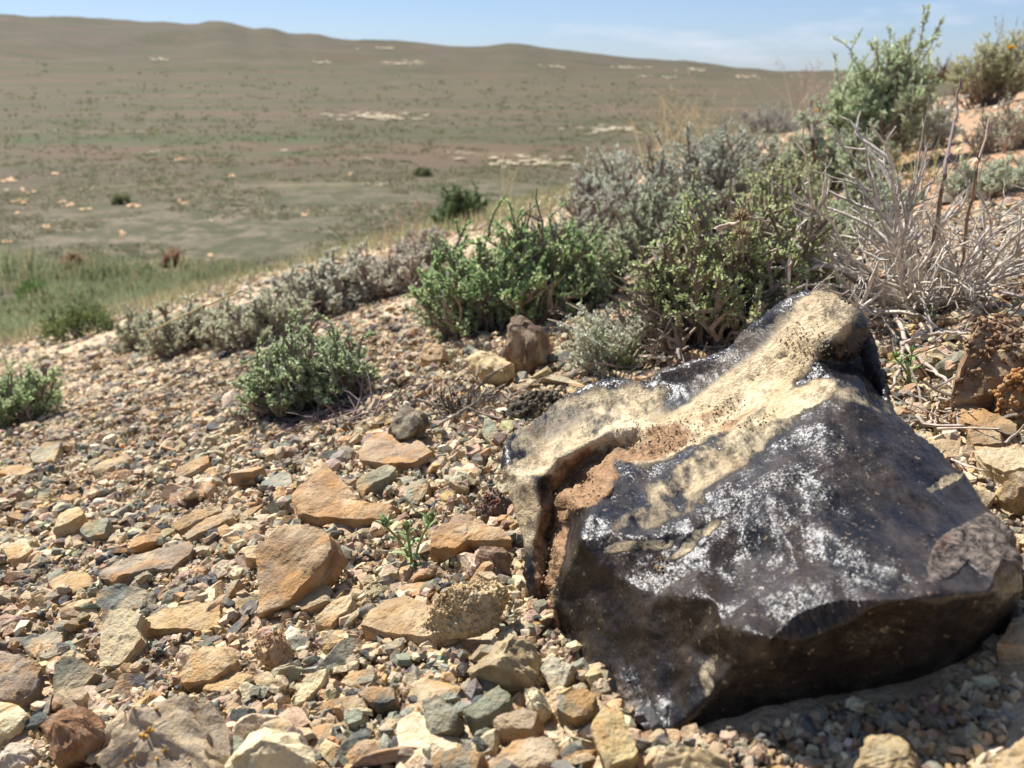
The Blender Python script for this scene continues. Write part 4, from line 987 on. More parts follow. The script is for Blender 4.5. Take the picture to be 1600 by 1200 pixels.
def shrub(name, label, cat, bx, by, wpx, hpx, nb, leafc, woodc, leaf_len, leaf_w, per_twig, twig_n=6, spread=0.35, up=0.5, cover=0.55, r=0.0016, group=None,
          levels=2, wander=0.22, shoot=0.28, jitter=0.9, flop=1.0):
    base = at(bx, by); Z = depth(base); W = wpx / F * Z * 0.5; H = hpx / F * Z; nrm = gnormal(base[0], base[1], 0.1)
    root_ = empty(name, base, label, cat, group)
    sc_ = max(0.6, min(W, H) / 0.06)
    px1 = Z / F * 1.56                       # a pixel of the final picture in metres
    rr = max(r * min(sc_, 1.6), px1 * 0.33)
    leafc = [np.clip((np.array(c) * 0.72 + 0.28 * np.mean(c) * np.array([1.05, 1.05, 0.9])) * (2.25 if name == 'dwarf_shrub' else 1.9), 0, 0.72) for c in leafc]; woodc = np.array(woodc) * 1.25; nb = int(nb * 2.2); per_twig = per_twig * 1.45
    for b_ in range(nb):
        az = 6.283 * (b_ + RNG.uniform(-0.4, 0.4)) / nb + (2.4 * b_); th = math.acos(1 - (1 - up * 0.0) * RNG.uniform(0.02, 0.97))
        th = th * flop
        tgt = np.array([math.cos(az) * math.sin(th) * W, math.sin(az) * math.sin(th) * W, 0.10 * H + math.cos(th) * H * 0.78]) * RNG.uniform(0.45, 0.95)
        rp = np.array([math.cos(az), math.sin(az), 0]) * W * spread * RNG.uniform(0, 1) * math.sin(th)
        gx, gy = base[0] + rp[0], base[1] + rp[1]; p0 = np.array([gx, gy, float(terrain(gx, gy)) - 0.002])
        tgt = base + tgt; tgt[2] += float(terrain(tgt[0], tgt[1])) - base[2]
        v = tgt - p0; L0 = np.linalg.norm(v); n = 7
        tt = np.linspace(0, 1, n)[:, None]
        pts = p0 + v * tt + np.array([0, 0, 1]) * (np.sin(tt * math.pi) * -0.06 * L0) + np.vstack([[0, 0, 0], RNG.normal(0, 0.035 * L0, (n - 1, 3))])
        wood = Acc(); wc = np.array(woodc) * RNG.uniform(0.75, 1.2)
        tube(wood, pts, rr * 1.5, rr * 0.7, 4, wc)
        sites = []; sdir = []
        for k in range(twig_n):
            f_ = RNG.uniform(0.22, 1.0); q = f_ * (n - 1); i0 = min(int(q), n - 2); p = pts[i0] + (pts[i0 + 1] - pts[i0]) * (q - i0)
            ax = v / L0 * 0.7 + RNG.normal(0, jitter * 0.55, 3) + np.array([0, 0, up]); ax /= np.linalg.norm(ax)
            l1 = (0.5 * L0 + 0.5 * H) * shoot * RNG.uniform(0.5, 1.15)
            e_ = p + ax * l1 - base; e_[2] -= float(SX * e_[0] + SY * e_[1]); un = e_ / np.array([W, W, H]); q_ = np.linalg.norm(un)
            lim = 1.0 + 0.16 * math.sin(un[0] * 5.1 + bx) * math.cos(un[1] * 4.3 + by) + 0.08 * math.sin(un[2] * 9 + bx)
            if q_ > lim:
                l1 *= 0.5
                if q_ > lim + 0.22: continue
            tp, d2 = path(p, ax, l1, 3, wander, 0.06)
            tube(wood, tp, rr * 0.75, rr * 0.42, 3, wc * RNG.uniform(0.85, 1.15))
            sub = [(tp, d2, l1)]
            if levels > 1:
                for s_ in range(2):
                    q = RNG.integers(1, len(tp)); ax2 = d2 + RNG.normal(0, 0.75, 3) + np.array([0, 0, up * 0.5]); ax2 /= np.linalg.norm(ax2)
                    tp2, d3 = path(tp[q], ax2, l1 * 0.6, 2, wander, 0.05); tube(wood, tp2, rr * 0.5, rr * 0.3, 3, wc); sub.append((tp2, d3, l1 * .55))
            for tp_, dd, ll in sub:
                hgt = (tp_[-1][2] - float(base[2])) / H
                m_ = int(per_twig * RNG.uniform(0.5, 1.4) * (1 if hgt > 0.22 else cover))
                if m_ <= 0: continue
                f2 = RNG.uniform(0.15, 1.02, m_) * (len(tp_) - 1); i2 = np.clip(f2.astype(int), 0, len(tp_) - 2)
                sites.append(tp_[i2] + (tp_[i2 + 1] - tp_[i2]) * (f2 - i2)[:, None]); sdir.append(np.repeat(dd[None], m_, 0))
        ob_ = link('branch', wood.mesh('branch', base), M_WOOD, root_)
        if sites and RNG.random() > 0.13:
            sp_ = np.vstack(sites); sd = np.vstack(sdir); m_ = len(sp_)
            sd = sd * 0.8 + RNG.normal(0, 0.55, (m_, 3)) + np.array([0, 0, 0.25]); sd /= np.linalg.norm(sd, axis=1)[:, None]
            ll = np.maximum(leaf_len * 0.9, px1 * 1.4) * RNG.uniform(0.6, 1.3, m_); lw = np.maximum(leaf_w, px1 * 0.85) * RNG.uniform(0.7, 1.3, m_)
            tm = RNG.random((m_, 1)); cc = leafc[0] * tm + leafc[1] * (1 - tm)
            if len(leafc) > 2:
                k = RNG.random(m_) < 0.15; cc[k] = leafc[2]
            cc = cc * RNG.uniform(0.75, 1.25, (m_, 1))
            lf = Acc(); leaves(lf, sp_, sd, ll, lw, cc)
            lo = link('leaves', lf.mesh('leaves', base), M_LEAF, ob_); lo['kind'] = 'stuff'
    return root_

G1, G2, G3 = srgb(96, 112, 72), srgb(130, 142, 96), srgb(168, 172, 130)
GY1, GY2 = srgb(124, 132, 104), srgb(156, 158, 134)
SG1, SG2 = srgb(122, 136, 98), srgb(162, 170, 132)
W_GREY, W_PALE, W_MAUVE, W_BROWN = srgb(132, 118, 104), srgb(178, 164, 148), srgb(138, 118, 112), srgb(112, 90, 70)

shrub('dwarf_shrub', 'small green leaved dwarf shrub with grey woody base standing alone in the gravel', 'shrub', 478, 645, 235, 178, 42, [G1, G2, G3], W_MAUVE, .0045, .0022, 18, 8, 0.5, 0.5, 0.12)
shrub('dwarf_shrub', 'bright green dense shrub behind the rough brown rock, middle of the photo', 'shrub', 785, 512, 325, 200, 48, [srgb(90, 114, 66), srgb(122, 142, 86), srgb(156, 168, 112)], W_GREY, .0055, .0028, 20, 8, 0.6, 0.5, 0.5)
shrub('dwarf_shrub', 'olive green twiggy shrub with many bare grey stems directly behind the boulder', 'shrub', 1125, 535, 400, 275, 48, [srgb(98, 112, 60), srgb(134, 144, 84), srgb(176, 176, 112)], W_GREY, .0045, .0022, 12, 8, 0.5, 0.5, 0.03, r=.0017)
shrub('dwarf_shrub', 'fine grey green twiggy shrub left of the olive green shrub at the boulder back edge', 'shrub', 945, 580, 170, 130, 24, [GY1, GY2], W_PALE, .003, .0016, 8, 6, 0.6, 0.4, 0.3, r=.0009)
shrub('sagebrush', 'feathery grey green sagebrush rising against the sky on the right', 'shrub', 1365, 268, 190, 215, 30, [SG1, SG2, srgb(138, 158, 112)], W_GREY, .012, .0035, 22, 8, 0.5, 1.1, 0.5, shoot=0.32, flop=0.75)
shrub('sagebrush', 'low grey green sagebrush spreading below the feathery one', 'shrub', 1290, 300, 220, 140, 26, [SG1, GY2], W_GREY, .009, .003, 16, 7, 0.6, 0.6, 0.4)
shrub('grey_shrub', 'grey green rounded shrub on the crest left of the sagebrush', 'shrub', 1075, 340, 270, 160, 34, [srgb(124, 132, 112), srgb(158, 158, 144)], W_GREY, .007, .0028, 14, 7, 0.6, 0.5, 0.5)
shrub('grey_shrub', 'pale grey green shrub on the crest above the bright green shrub', 'shrub', 945, 345, 170, 130, 28, [srgb(132, 142, 120), srgb(170, 172, 154)], W_MAUVE, .008, .003, 14, 7, 0.6, 0.5, 0.5)
shrub('dwarf_shrub', 'small bright green shrub tucked between the two crest shrubs', 'shrub', 975, 335, 90, 60, 14, [G1, G2], W_MAUVE, .007, .003, 14, 6, 0.6, 0.5, 0.5)
shrub('grey_shrub', 'greyish brown shrub nearest the left gravel, beside the pale straw', 'shrub', 285, 552, 180, 100, 17, [srgb(128, 132, 102), srgb(162, 156, 130)], W_MAUVE, .007, .0028, 12, 7, 0.6, 0.5, 0.5)
shrub('grey_shrub', 'grey olive shrub between the dwarf shrub and the leftmost brown shrub', 'shrub', 405, 538, 200, 112, 18, [srgb(126, 132, 100), srgb(164, 158, 134)], W_MAUVE, .008, .003, 12, 7, 0.6, 0.5, 0.5)
shrub('grey_shrub', 'mauve grey shrub on the crest behind the small dwarf shrub', 'shrub', 505, 492, 200, 112, 18, [srgb(124, 132, 106), srgb(164, 154, 142)], W_MAUVE, .010, .004, 12, 7, 0.6, 0.5, 0.5)
shrub('grey_shrub', 'mauve twiggy shrub on the crest left of the bright green shrub', 'shrub', 600, 464, 160, 108, 17, [srgb(128, 130, 106), srgb(170, 154, 142)], srgb(156, 132, 122), .009, .003, 8, 8, 0.6, 0.6, 0.4)
shrub('dwarf_shrub', 'sparse green shrub cut by the left edge of the photo', 'shrub', 30, 665, 170, 125, 20, [srgb(100, 120, 72), srgb(140, 150, 104)], W_GREY, .006, .0026, 10, 7, 0.5, 0.6, 0.2)
shrub('dark_bush', 'dark green bush blurred behind the bright green shrub', 'bush', 722, 352, 95, 80, 18, [srgb(72, 92, 52), srgb(98, 116, 70)], W_BROWN, .014, .006, 18, 7, 0.5, 0.6, 0.8)
shrub('flowering_bush', 'grey green bush with a yellow flower in the top right corner', 'bush', 1545, 165, 170, 125, 26, [srgb(126, 132, 98), srgb(160, 160, 126), srgb(176, 164, 110)], W_GREY, .012, .004, 14, 8, 0.5, 0.8, 0.5, flop=0.8)
shrub('dry_bush', 'rusty brown dry clump beside the flowering bush', 'bush', 1478, 128, 80, 42, 12, [srgb(112, 82, 58), srgb(140, 110, 72)], srgb(96, 66, 48), .010, .004, 10, 6, 0.6, 0.5, 0.8)
shrub('dry_bush', 'grey tangle of bare twigs at the right edge under the flowering bush', 'bush', 1575, 235, 150, 110, 22, [GY1, GY2], W_PALE, .006, .0025, 4, 8, 0.6, 0.5, 0.4)
shrub('grey_shrub', 'faint mauve shrub on the far crest between the sagebrush and dry grass', 'shrub', 1195, 205, 130, 55, 14, [srgb(130, 128, 116), srgb(160, 150, 140)], W_MAUVE, .012, .005, 10, 6, 0.6, 0.5, 0.6)
shrub('sagebrush', 'low sage mat on reddish soil below the feathery sagebrush, left of the pale twiggy shrub', 'shrub', 1345, 345, 180, 95, 16, [SG1, GY2], W_GREY, .007, .0028, 13, 7, 0.6, 0.6, 0.4)
shrub('dwarf_shrub', 'olive tuft between the olive green shrub and the low sagebrush', 'shrub', 1215, 360, 190, 140, 22, [srgb(116, 124, 82), srgb(150, 152, 112)], W_GREY, .006, .0026, 11, 7, 0.6, 0.6, 0.3)
shrub('grey_shrub', 'pale grey shrub low at the right edge above the leafless bush', 'shrub', 1540, 305, 170, 75, 16, [GY1, GY2], W_PALE, .006, .0024, 9, 7, 0.6, 0.5, 0.4)
shrub('grey_shrub', 'grey shrub on the crest right of the dry grass tuft', 'shrub', 1150, 285, 170, 95, 20, [srgb(124, 130, 108), srgb(156, 156, 138)], W_MAUVE, .009, .0035, 12, 7, 0.6, 0.5, 0.5)
shrub('dwarf_shrub', 'dull green shrub right behind the right side of the bright green shrub', 'shrub', 905, 478, 190, 150, 26, [srgb(104, 118, 78), srgb(138, 148, 106)], W_GREY, .005, .0024, 13, 7, 0.6, 0.5, 0.4)
shrub('grey_shrub', 'dull grey green shrub between the leafless bush and the low sage mat', 'shrub', 1290, 400, 200, 110, 20, [srgb(122, 130, 98), srgb(156, 160, 130)], W_PALE, .005, .0024, 10, 7, 0.6, 0.5, 0.3)
shrub('grey_shrub', 'grey mauve shrub filling the gap between the bright green shrub and the crest', 'shrub', 900, 400, 200, 110, 24, [srgb(126, 130, 108), srgb(156, 152, 136)], W_MAUVE, .006, .0026, 11, 7, 0.6, 0.5, 0.4)
shrub('grey_shrub', 'grey green shrub behind the top of the olive green shrub', 'shrub', 1040, 400, 230, 130, 28, [srgb(122, 130, 100), srgb(152, 156, 128)], W_GREY, .006, .0026, 12, 7, 0.6, 0.5, 0.4)
shrub('grey_shrub', 'low brownish shrub at the crest between the gravel and the reddish plain bushes', 'shrub', 225, 545, 110, 75, 14, [srgb(118, 122, 92), srgb(146, 144, 116)], W_MAUVE, .008, .003, 11, 6, 0.6, 0.5, 0.5)
shrub('grey_shrub', 'mauve grey shrub at the crest just left of the dark green bush', 'shrub', 665, 420, 120, 85, 16, [srgb(124, 126, 104), srgb(154, 144, 132)], srgb(156, 132, 122), .009, .003, 9, 7, 0.6, 0.5, 0.4)
shrub('grey_shrub', 'pale grey twiggy shrub under the right side of the feathery sagebrush', 'shrub', 1440, 235, 130, 110, 18, [srgb(138, 142, 124), srgb(170, 168, 154)], W_PALE, .008, .003, 9, 7, 0.6, 0.6, 0.5)
# dry bush: long bare pale branches
def dry_bush(name, label, bx, by, wpx, hpx, nb, colr, r=0.0021, seed=0, cat='bush', thick=0):
    base = at(bx, by); Z = depth(base); W = wpx / F * Z * 0.5; H = hpx / F * Z
    root_ = empty(name, base, label, cat)
    for b_ in range(nb):
        a = RNG.uniform(0, 6.283); th = math.acos(RNG.uniform(0.05, 0.98))
        d = np.array([math.cos(a) * math.sin(th) * W, math.sin(a) * math.sin(th) * W * 0.7, math.cos(th) * H + 0.10 * H])
        Lb = np.linalg.norm(d) * RNG.uniform(0.7, 1.08); d = d / np.linalg.norm(d)
        acc = Acc(); c = np.array(colr) * RNG.uniform(0.7, 1.15)
        rp = base + np.array([math.cos(a), math.sin(a), 0]) * W * 0.10 * RNG.random(); rp[2] = float(terrain(rp[0], rp[1])) - 0.002
        st = d * 0.8 + np.array([math.cos(a), math.sin(a), 0.0]) * 0.3; pts, d2 = path(rp, st, Lb, 9, 0.22, 0.05 if th > 0.9 else 0.0)
        r0 = r * RNG.uniform(0.45, 1.0) * (RNG.uniform(1.5, 2.6) if b_ < thick else RNG.uniform(0.7, 1.2)); tube(acc, pts, r0, r0 * 0.22, 5, c)
        for k in range(RNG.integers(4, 9)):
            q = RNG.integers(2, 9); ax = (pts[q] - pts[q - 1]); ax = ax / np.linalg.norm(ax) + RNG.normal(0, 0.58, 3); ax /= np.linalg.norm(ax)
            tp, d3 = path(pts[q], ax, Lb * RNG.uniform(0.15, 0.42), 5, 0.13, 0.03); tube(acc, tp, r0 * 0.5, r0 * 0.25, 4, c * RNG.uniform(0.85, 1.1))
            for s_ in range(RNG.integers(1, 4)):
                q2 = RNG.integers(1, 6); ax2 = d3 + RNG.normal(0, 0.6, 3); ax2 /= np.linalg.norm(ax2)
                tp2, _ = path(tp[q2], ax2, Lb * RNG.uniform(0.05, 0.16), 3, 0.15); tube(acc, tp2, r0 * 0.3, r0 * 0.2, 3, c)
        link('branch', acc.mesh('branch', base, smooth_shade=True), M_WOOD, root_)
    return root_
dry_bush('dead_bush', 'large leafless bush of pale grey dry branches at the right edge behind the boulder', 1440, 482, 600, 285, 70, srgb(214, 204, 188), r=.0019, thick=26)
dry_bush('dead_bush', 'low bare grey twigs at the foot of the olive green shrub', 1075, 555, 260, 150, 36, srgb(164, 148, 130), r=.0012)
dry_bush('dead_bush', 'bare pale twigs standing between the olive green shrub and the leafless bush', 1235, 470, 230, 130, 24, srgb(168, 154, 138), r=.0013)
dry_bush('root_tangle', 'dark tangled dead root tuft left of the boulder tip', 728, 655, 110, 75, 30, srgb(112, 98, 82), r=.0013, cat='root tuft')

def litter():
    a = Acc()
    for cx, cy, wx, wy, n, col in ((1180, 520, 260, 60, 170, W_PALE), (1420, 500, 160, 50, 130, W_PALE), (1060, 560, 110, 26, 90, W_PALE), (1500, 650, 90, 60, 50, W_PALE), (520, 660, 70, 26, 110, W_MAUVE), (730, 640, 90, 40, 50, W_GREY), (1400, 330, 200, 60, 60, W_GREY)):
        for k in range(n):
            g = at(cx + RNG.normal(0, 0.5) * wx, cy + RNG.normal(0, 0.5) * wy); Z = depth(g)
            if Z > 4 or Z < 0.45: continue
            an = RNG.uniform(0, 6.283); d = np.array([math.cos(an), math.sin(an), RNG.normal(0.12, 0.25) + SX * math.cos(an)]); d /= np.linalg.norm(d)
            L_ = RNG.uniform(0.02, 0.075) * min(Z, 1.5); p, _ = path(g + np.array([0, 0, RNG.uniform(0.002, 0.01)]), d, L_, 4, 0.16); r_ = max(RNG.uniform(.0004, .0012), Z / F * 0.55)
            tube(a, p, r_, r_ * 0.6, 4, np.array(col) * RNG.uniform(0.6, 1.3))
    o = link('twig_litter', a.mesh('twig_litter'), M_WOOD); tag(o, 'fallen dry twigs strewn on the soil round the bushes', 'twigs', kind='stuff')
litter()

# sticks and straws drawn through points (pixel, height above ground in metres)
def spine(pts):
    out = []; z0 = None
    for px, py, h in pts:
        g = at(px, py); d = ray(px, py)
        if z0 is None: z0 = float(depth(g))
        if depth(g) > 2.2 * z0: out.append(C0 + d * z0); continue    # stands up in front of something far behind
        # the point on the ray that stands h above the ground
        t_ = np.linalg.norm(g - C0) / np.linalg.norm(d); lo, hi = t_ * 0.3, t_
        for _ in range(3):
            ts = np.linspace(lo, hi, 24); p = C0 + d * ts[:, None]
            bl = np.where(p[:, 2] - terrain(p[:, 0], p[:, 1]) <= h)[0]; k = max(int(bl[0]) if len(bl) else 23, 1)
            lo, hi = ts[k - 1], ts[k]
        out.append(C0 + d * lo)
    P = np.array(out); 
    # smooth curve
    n = len(P); t = np.arange(n); ts = np.linspace(0, n - 1, (n - 1) * 5 + 1); Q = np.stack([np.interp(ts, t, P[:, a]) for a in range(3)], -1)
    for _ in range(3): Q[1:-1] = 0.5 * Q[1:-1] + 0.25 * (Q[2:] + Q[:-2])
    return Q
def stick(name, label, runs, r, col, cat='stick', twigs=0):
    acc0 = None; loc = None; root_ = None
    for k, pts in enumerate(runs):
        Q = spine(pts); Q = Q + RNG.normal(0, r * 0.35, Q.shape)
        a = Acc(); tube(a, Q, r if k == 0 else r * 0.7, r * 0.45, 6, col)
        for s_ in range(twigs):
            q = RNG.integers(2, len(Q) - 1); tp, _ = path(Q[q], RNG.normal(0, 1, 3), r * RNG.uniform(4, 9), 3, 0.2); tube(a, tp, r * 0.4, r * 0.25, 4, col)
        if k == 0:
            loc = Q[0].copy()
            root_ = link(name, a.mesh(name, loc, smooth_shade=True), M_WOOD, loc=loc); tag(root_, label, cat)
        else: link('side_branch', a.mesh('side_branch', loc, smooth_shade=True), M_WOOD, root_)
stick('dead_stick', 'forked pale dead stick lying right of the boulder peak', [[(1396,486,.012), (1410,520,.012), (1420,550,.012), (1460,575,.008), (1503,619,.006)], [(1411,540,.013), (1440,524,.016), (1475,520,.018), (1510,521,.02)], [(1410,535,.013), (1407,575,.014), (1392,606,.008)]], .0019, srgb(190, 174, 158), twigs=3)
stick('leaning_twig', 'thin bare twig leaning up to the right edge from the grey brown slab', [[(1506,616,.004), (1525,572,.02), (1552,528,.032), (1575,500,.042), (1602,468,.055)]], .0011, srgb(140, 122, 106), 'twig', 4)
stick('curved_twig', 'white curved thin twig arching beside the right side of the boulder', [[(1462,702,.004), (1492,720,.008), (1515,730,.012), (1540,735,.012), (1555,755,.003)], [(1500,724,.009), (1520,746,.006)]], .0007, srgb(206, 190, 172), 'twig')
stick('curved_twig', 'thin grey twig hanging down to the gravel right of the small green sprout', [[(1478,610,.004), (1462,640,.006), (1460,665,.005), (1475,690,.003)], [(1470,625,.005), (1488,610,.006)]], .0007, srgb(180, 164, 148), 'twig')
stick('curved_twig', 'pale twig entering from the right edge above the cream slab', [[(1570,694,.008), (1590,675,.012), (1615,650,.02)]], .0008, srgb(176, 160, 142), 'twig', 2)
stick('straw', 'long pale straw leaning across the greyish brown shrub on the left', [[(218,526,.05), (270,500,.08), (320,478,.11), (372,456,.14)]], .0016, srgb(188, 170, 120), 'straw')
stick('straw', 'short thin straw lying behind the seedling', [[(556,831,.004), (575,826,.005), (597,822,.005)]], .0004, srgb(206, 190, 164), 'straw')
stick('twig', 'short grey twig sticking up left of the dark root tuft', [[(680,668,.004), (700,655,.012), (722,640,.016), (745,628,.02)]], .0011, srgb(176, 162, 146), 'twig', 2)
stick('stalk', 'dark upright dead stalk standing left of the feathery sagebrush', [[(1272,262,.0), (1270,225,.14), (1268,180,.25), (1267,148,.33)]], .0045, srgb(98, 80, 66), 'stalk')
stick('stalk', 'tall grey dead stalk rising from the leafless bush', [[(1448,440,.01), (1462,360,.06), (1474,280,.12), (1492,190,.19), (1500,120,.235)]], .0018, srgb(128, 112, 104), 'stalk', 3)
stick('stalk', 'tall thin brown stalk right of the tall grey stalk', [[(1500,440,.01), (1512,340,.08), (1530,250,.14), (1548,180,.19)]], .0013, srgb(148, 122, 102), 'stalk', 3)
stick('pale_branch', 'pale broken branch crossing in front of the olive green shrub', [[(1115,362,.12), (1140,352,.12), (1175,340,.125), (1200,346,.12)]], .0015, srgb(196, 180, 158), 'branch')

# grasses
def grass(name, label, bx, by, n, hpx, wpx, cols, wid, cat='grass', bend=0.35, group=None, seedhead=None):
    base = at(bx, by); Z = depth(base); H = hpx / F * Z; W = wpx / F * Z * 0.5; px1 = Z / F * 1.56
    root_ = empty(name, base, label, cat, group)
    for k in range(n):
        x, y = base[0] + RNG.normal(0, W * 0.5), base[1] + RNG.normal(0, W * 0.4)
        p = np.array([x, y, float(terrain(x, y)) - 0.002]); d = np.array([RNG.normal(0, bend), RNG.normal(0, bend), 1.0]); d /= np.linalg.norm(d)
        h = H * RNG.uniform(0.55, 1.05); pts, d2 = path(p, d, h, 7, 0.03); side = np.array([d[0], d[1], 0]); 
        sg = np.linspace(0, 1, len(pts))[:, None] ** 2; pts = pts + side * sg * h * 0.5 - np.array([0, 0, 1]) * sg * h * 0.12
        a = Acc(); t_ = RNG.random(); c = np.array(cols[0]) * t_ + np.array(cols[1]) * (1 - t_)
        ww = max(wid, px1 * 0.4) * RNG.uniform(0.7, 1.2)
        sd = np.cross(d, RNG.normal(0, 1, 3)); sd /= np.linalg.norm(sd); wv = ww * np.linspace(1, 0.15, len(pts))[:, None] ** 0.7
        V = np.vstack([pts - sd * wv, pts + sd * wv, pts + np.cross(sd, d) * wv * 0.5]); m_ = len(pts); i = np.arange(m_ - 1)
        q = np.vstack([np.stack([i, i + 2 * m_, i + 2 * m_ + 1, i + 1], -1), np.stack([i + 2 * m_, i + m_, i + m_ + 1, i + 2 * m_ + 1], -1)])
        a.add(V, quads=q, col=c)
        b_ = link('blade', a.mesh('blade', base, smooth_shade=True), M_LEAF, root_)
        if seedhead is not None and RNG.random() < 0.7:
            s = Acc(); m2 = 14; f_ = RNG.uniform(0.72, 1.0, m2) * (m_ - 1); i2 = np.clip(f_.astype(int), 0, m_ - 2); sp = pts[i2] + (pts[i2 + 1] - pts[i2]) * (f_ - i2)[:, None]
            dd = d2 + RNG.normal(0, 0.5, (m2, 3)); dd /= np.linalg.norm(dd, axis=1)[:, None]
            leaves(s, sp, dd, np.full(m2, h * 0.05), np.full(m2, max(ww * 1.2, px1 * .6)), np.repeat(np.array(seedhead)[None], m2, 0))
            so = link('seed_head', s.mesh('seed_head', base), M_LEAF, b_); so['kind'] = 'stuff'
    return root_
STRAW = [srgb(196, 178, 140), srgb(164, 146, 112)]
grass('dry_grass', 'tall straw coloured grass tuft on the crest above the pale grey green shrub', 1060, 262, 70, 140, 130, STRAW, .0016, seedhead=srgb(176, 158, 128))
grass('dry_grass', 'wispy pinkish dry grass on the skyline left of the sagebrush', 1265, 185, 60, 100, 100, [srgb(196, 170, 146), srgb(176, 150, 126)], .0016, seedhead=srgb(190, 164, 142))
grass('dry_grass', 'thin reddish dry stems beside the dark green bush', 622, 440, 26, 150, 70, [srgb(160, 126, 100), srgb(176, 148, 120)], .0012, seedhead=srgb(168, 136, 112), bend=0.18)
grass('dry_grass', 'few pale tall stems right of the dark green bush', 785, 338, 8, 110, 20, STRAW, .0016, seedhead=srgb(190, 172, 140), bend=0.1)
grass('green_grass', 'arching dark green grass blades in front of the fine grey green shrub', 968, 588, 7, 115, 40, [srgb(92, 110, 60), srgb(110, 126, 74)], .0011, bend=0.3)
grass('green_grass', 'yellow green grass blades under the feathery sagebrush', 1255, 335, 40, 95, 110, [srgb(120, 128, 68), srgb(156, 150, 92)], .0014, bend=0.4)
grass('green_grass', 'thin green blades among the branches of the leafless bush', 1330, 400, 30, 100, 190, [srgb(116, 126, 70), srgb(150, 150, 98)], .0010, bend=0.4)
grass('green_grass', 'green and straw blades below the flowering bush', 1420, 290, 34, 90, 150, [srgb(126, 132, 78), srgb(172, 156, 104)], .0014, bend=0.35, seedhead=srgb(170, 150, 100))
grass('dry_grass', 'thin seed stalks sticking up at the top right corner', 1570, 150, 18, 140, 80, STRAW, .0014, bend=0.15, seedhead=srgb(150, 128, 80))
grass('green_grass', 'tiny green blades growing in the gravel left of the yellowish clod', 705, 572, 14, 28, 30, [srgb(120, 124, 70), srgb(150, 146, 92)], .0008, bend=0.5)

# ------------------------------------------------------------------ seedlings: every leaf a part
def curved_leaf(L_, W_, droop, col, base, az, el, up):
    n = 7; t = np.linspace(0, 1, n); wv = W_ * np.sin(np.clip(t * 0.92 + 0.08, 0, 1) * math.pi) ** 0.6 * (1 - 0.25 * t); wv[-1] = W_ * 0.04
    ang = el - droop * t; dx = np.cumsum(np.cos(ang)) / n * L_; dz = np.cumsum(np.sin(ang)) / n * L_
    h = np.array([math.cos(az), math.sin(az), 0]); s = np.array([-math.sin(az), math.cos(az), 0])
    c = base + h * dx[:, None] + np.array([0, 0, 1]) * dz[:, None]
    nrm = -h * np.sin(ang)[:, None] + np.array([0, 0, 1]) * np.cos(ang)[:, None]
    V = np.vstack([c - s * wv[:, None] + nrm * wv[:, None] * 0.35, c, c + s * wv[:, None] + nrm * wv[:, None] * 0.35, c - nrm * W_ * 0.25])
    i = np.arange(n - 1); q = np.vstack([np.stack([i, i + n, i + n + 1, i + 1], -1), np.stack([i + n, i + 2 * n, i + 2 * n + 1, i + n + 1], -1),
                                       np.stack([i + 3 * n, i, i + 1, i + 3 * n + 1], -1), np.stack([i + 2 * n, i + 3 * n, i + 3 * n + 1, i + 2 * n + 1], -1)])
    return V, q
def hairy(acc, V, n, L_, col):
    k = RNG.integers(0, len(V), n); d = RNG.normal(0, 1, (n, 3)); d /= np.linalg.norm(d, axis=1)[:, None]
    leaves(acc, V[k], d, np.full(n, L_), np.full(n, L_ * 0.10), np.repeat(np.array(col)[None], n, 0))
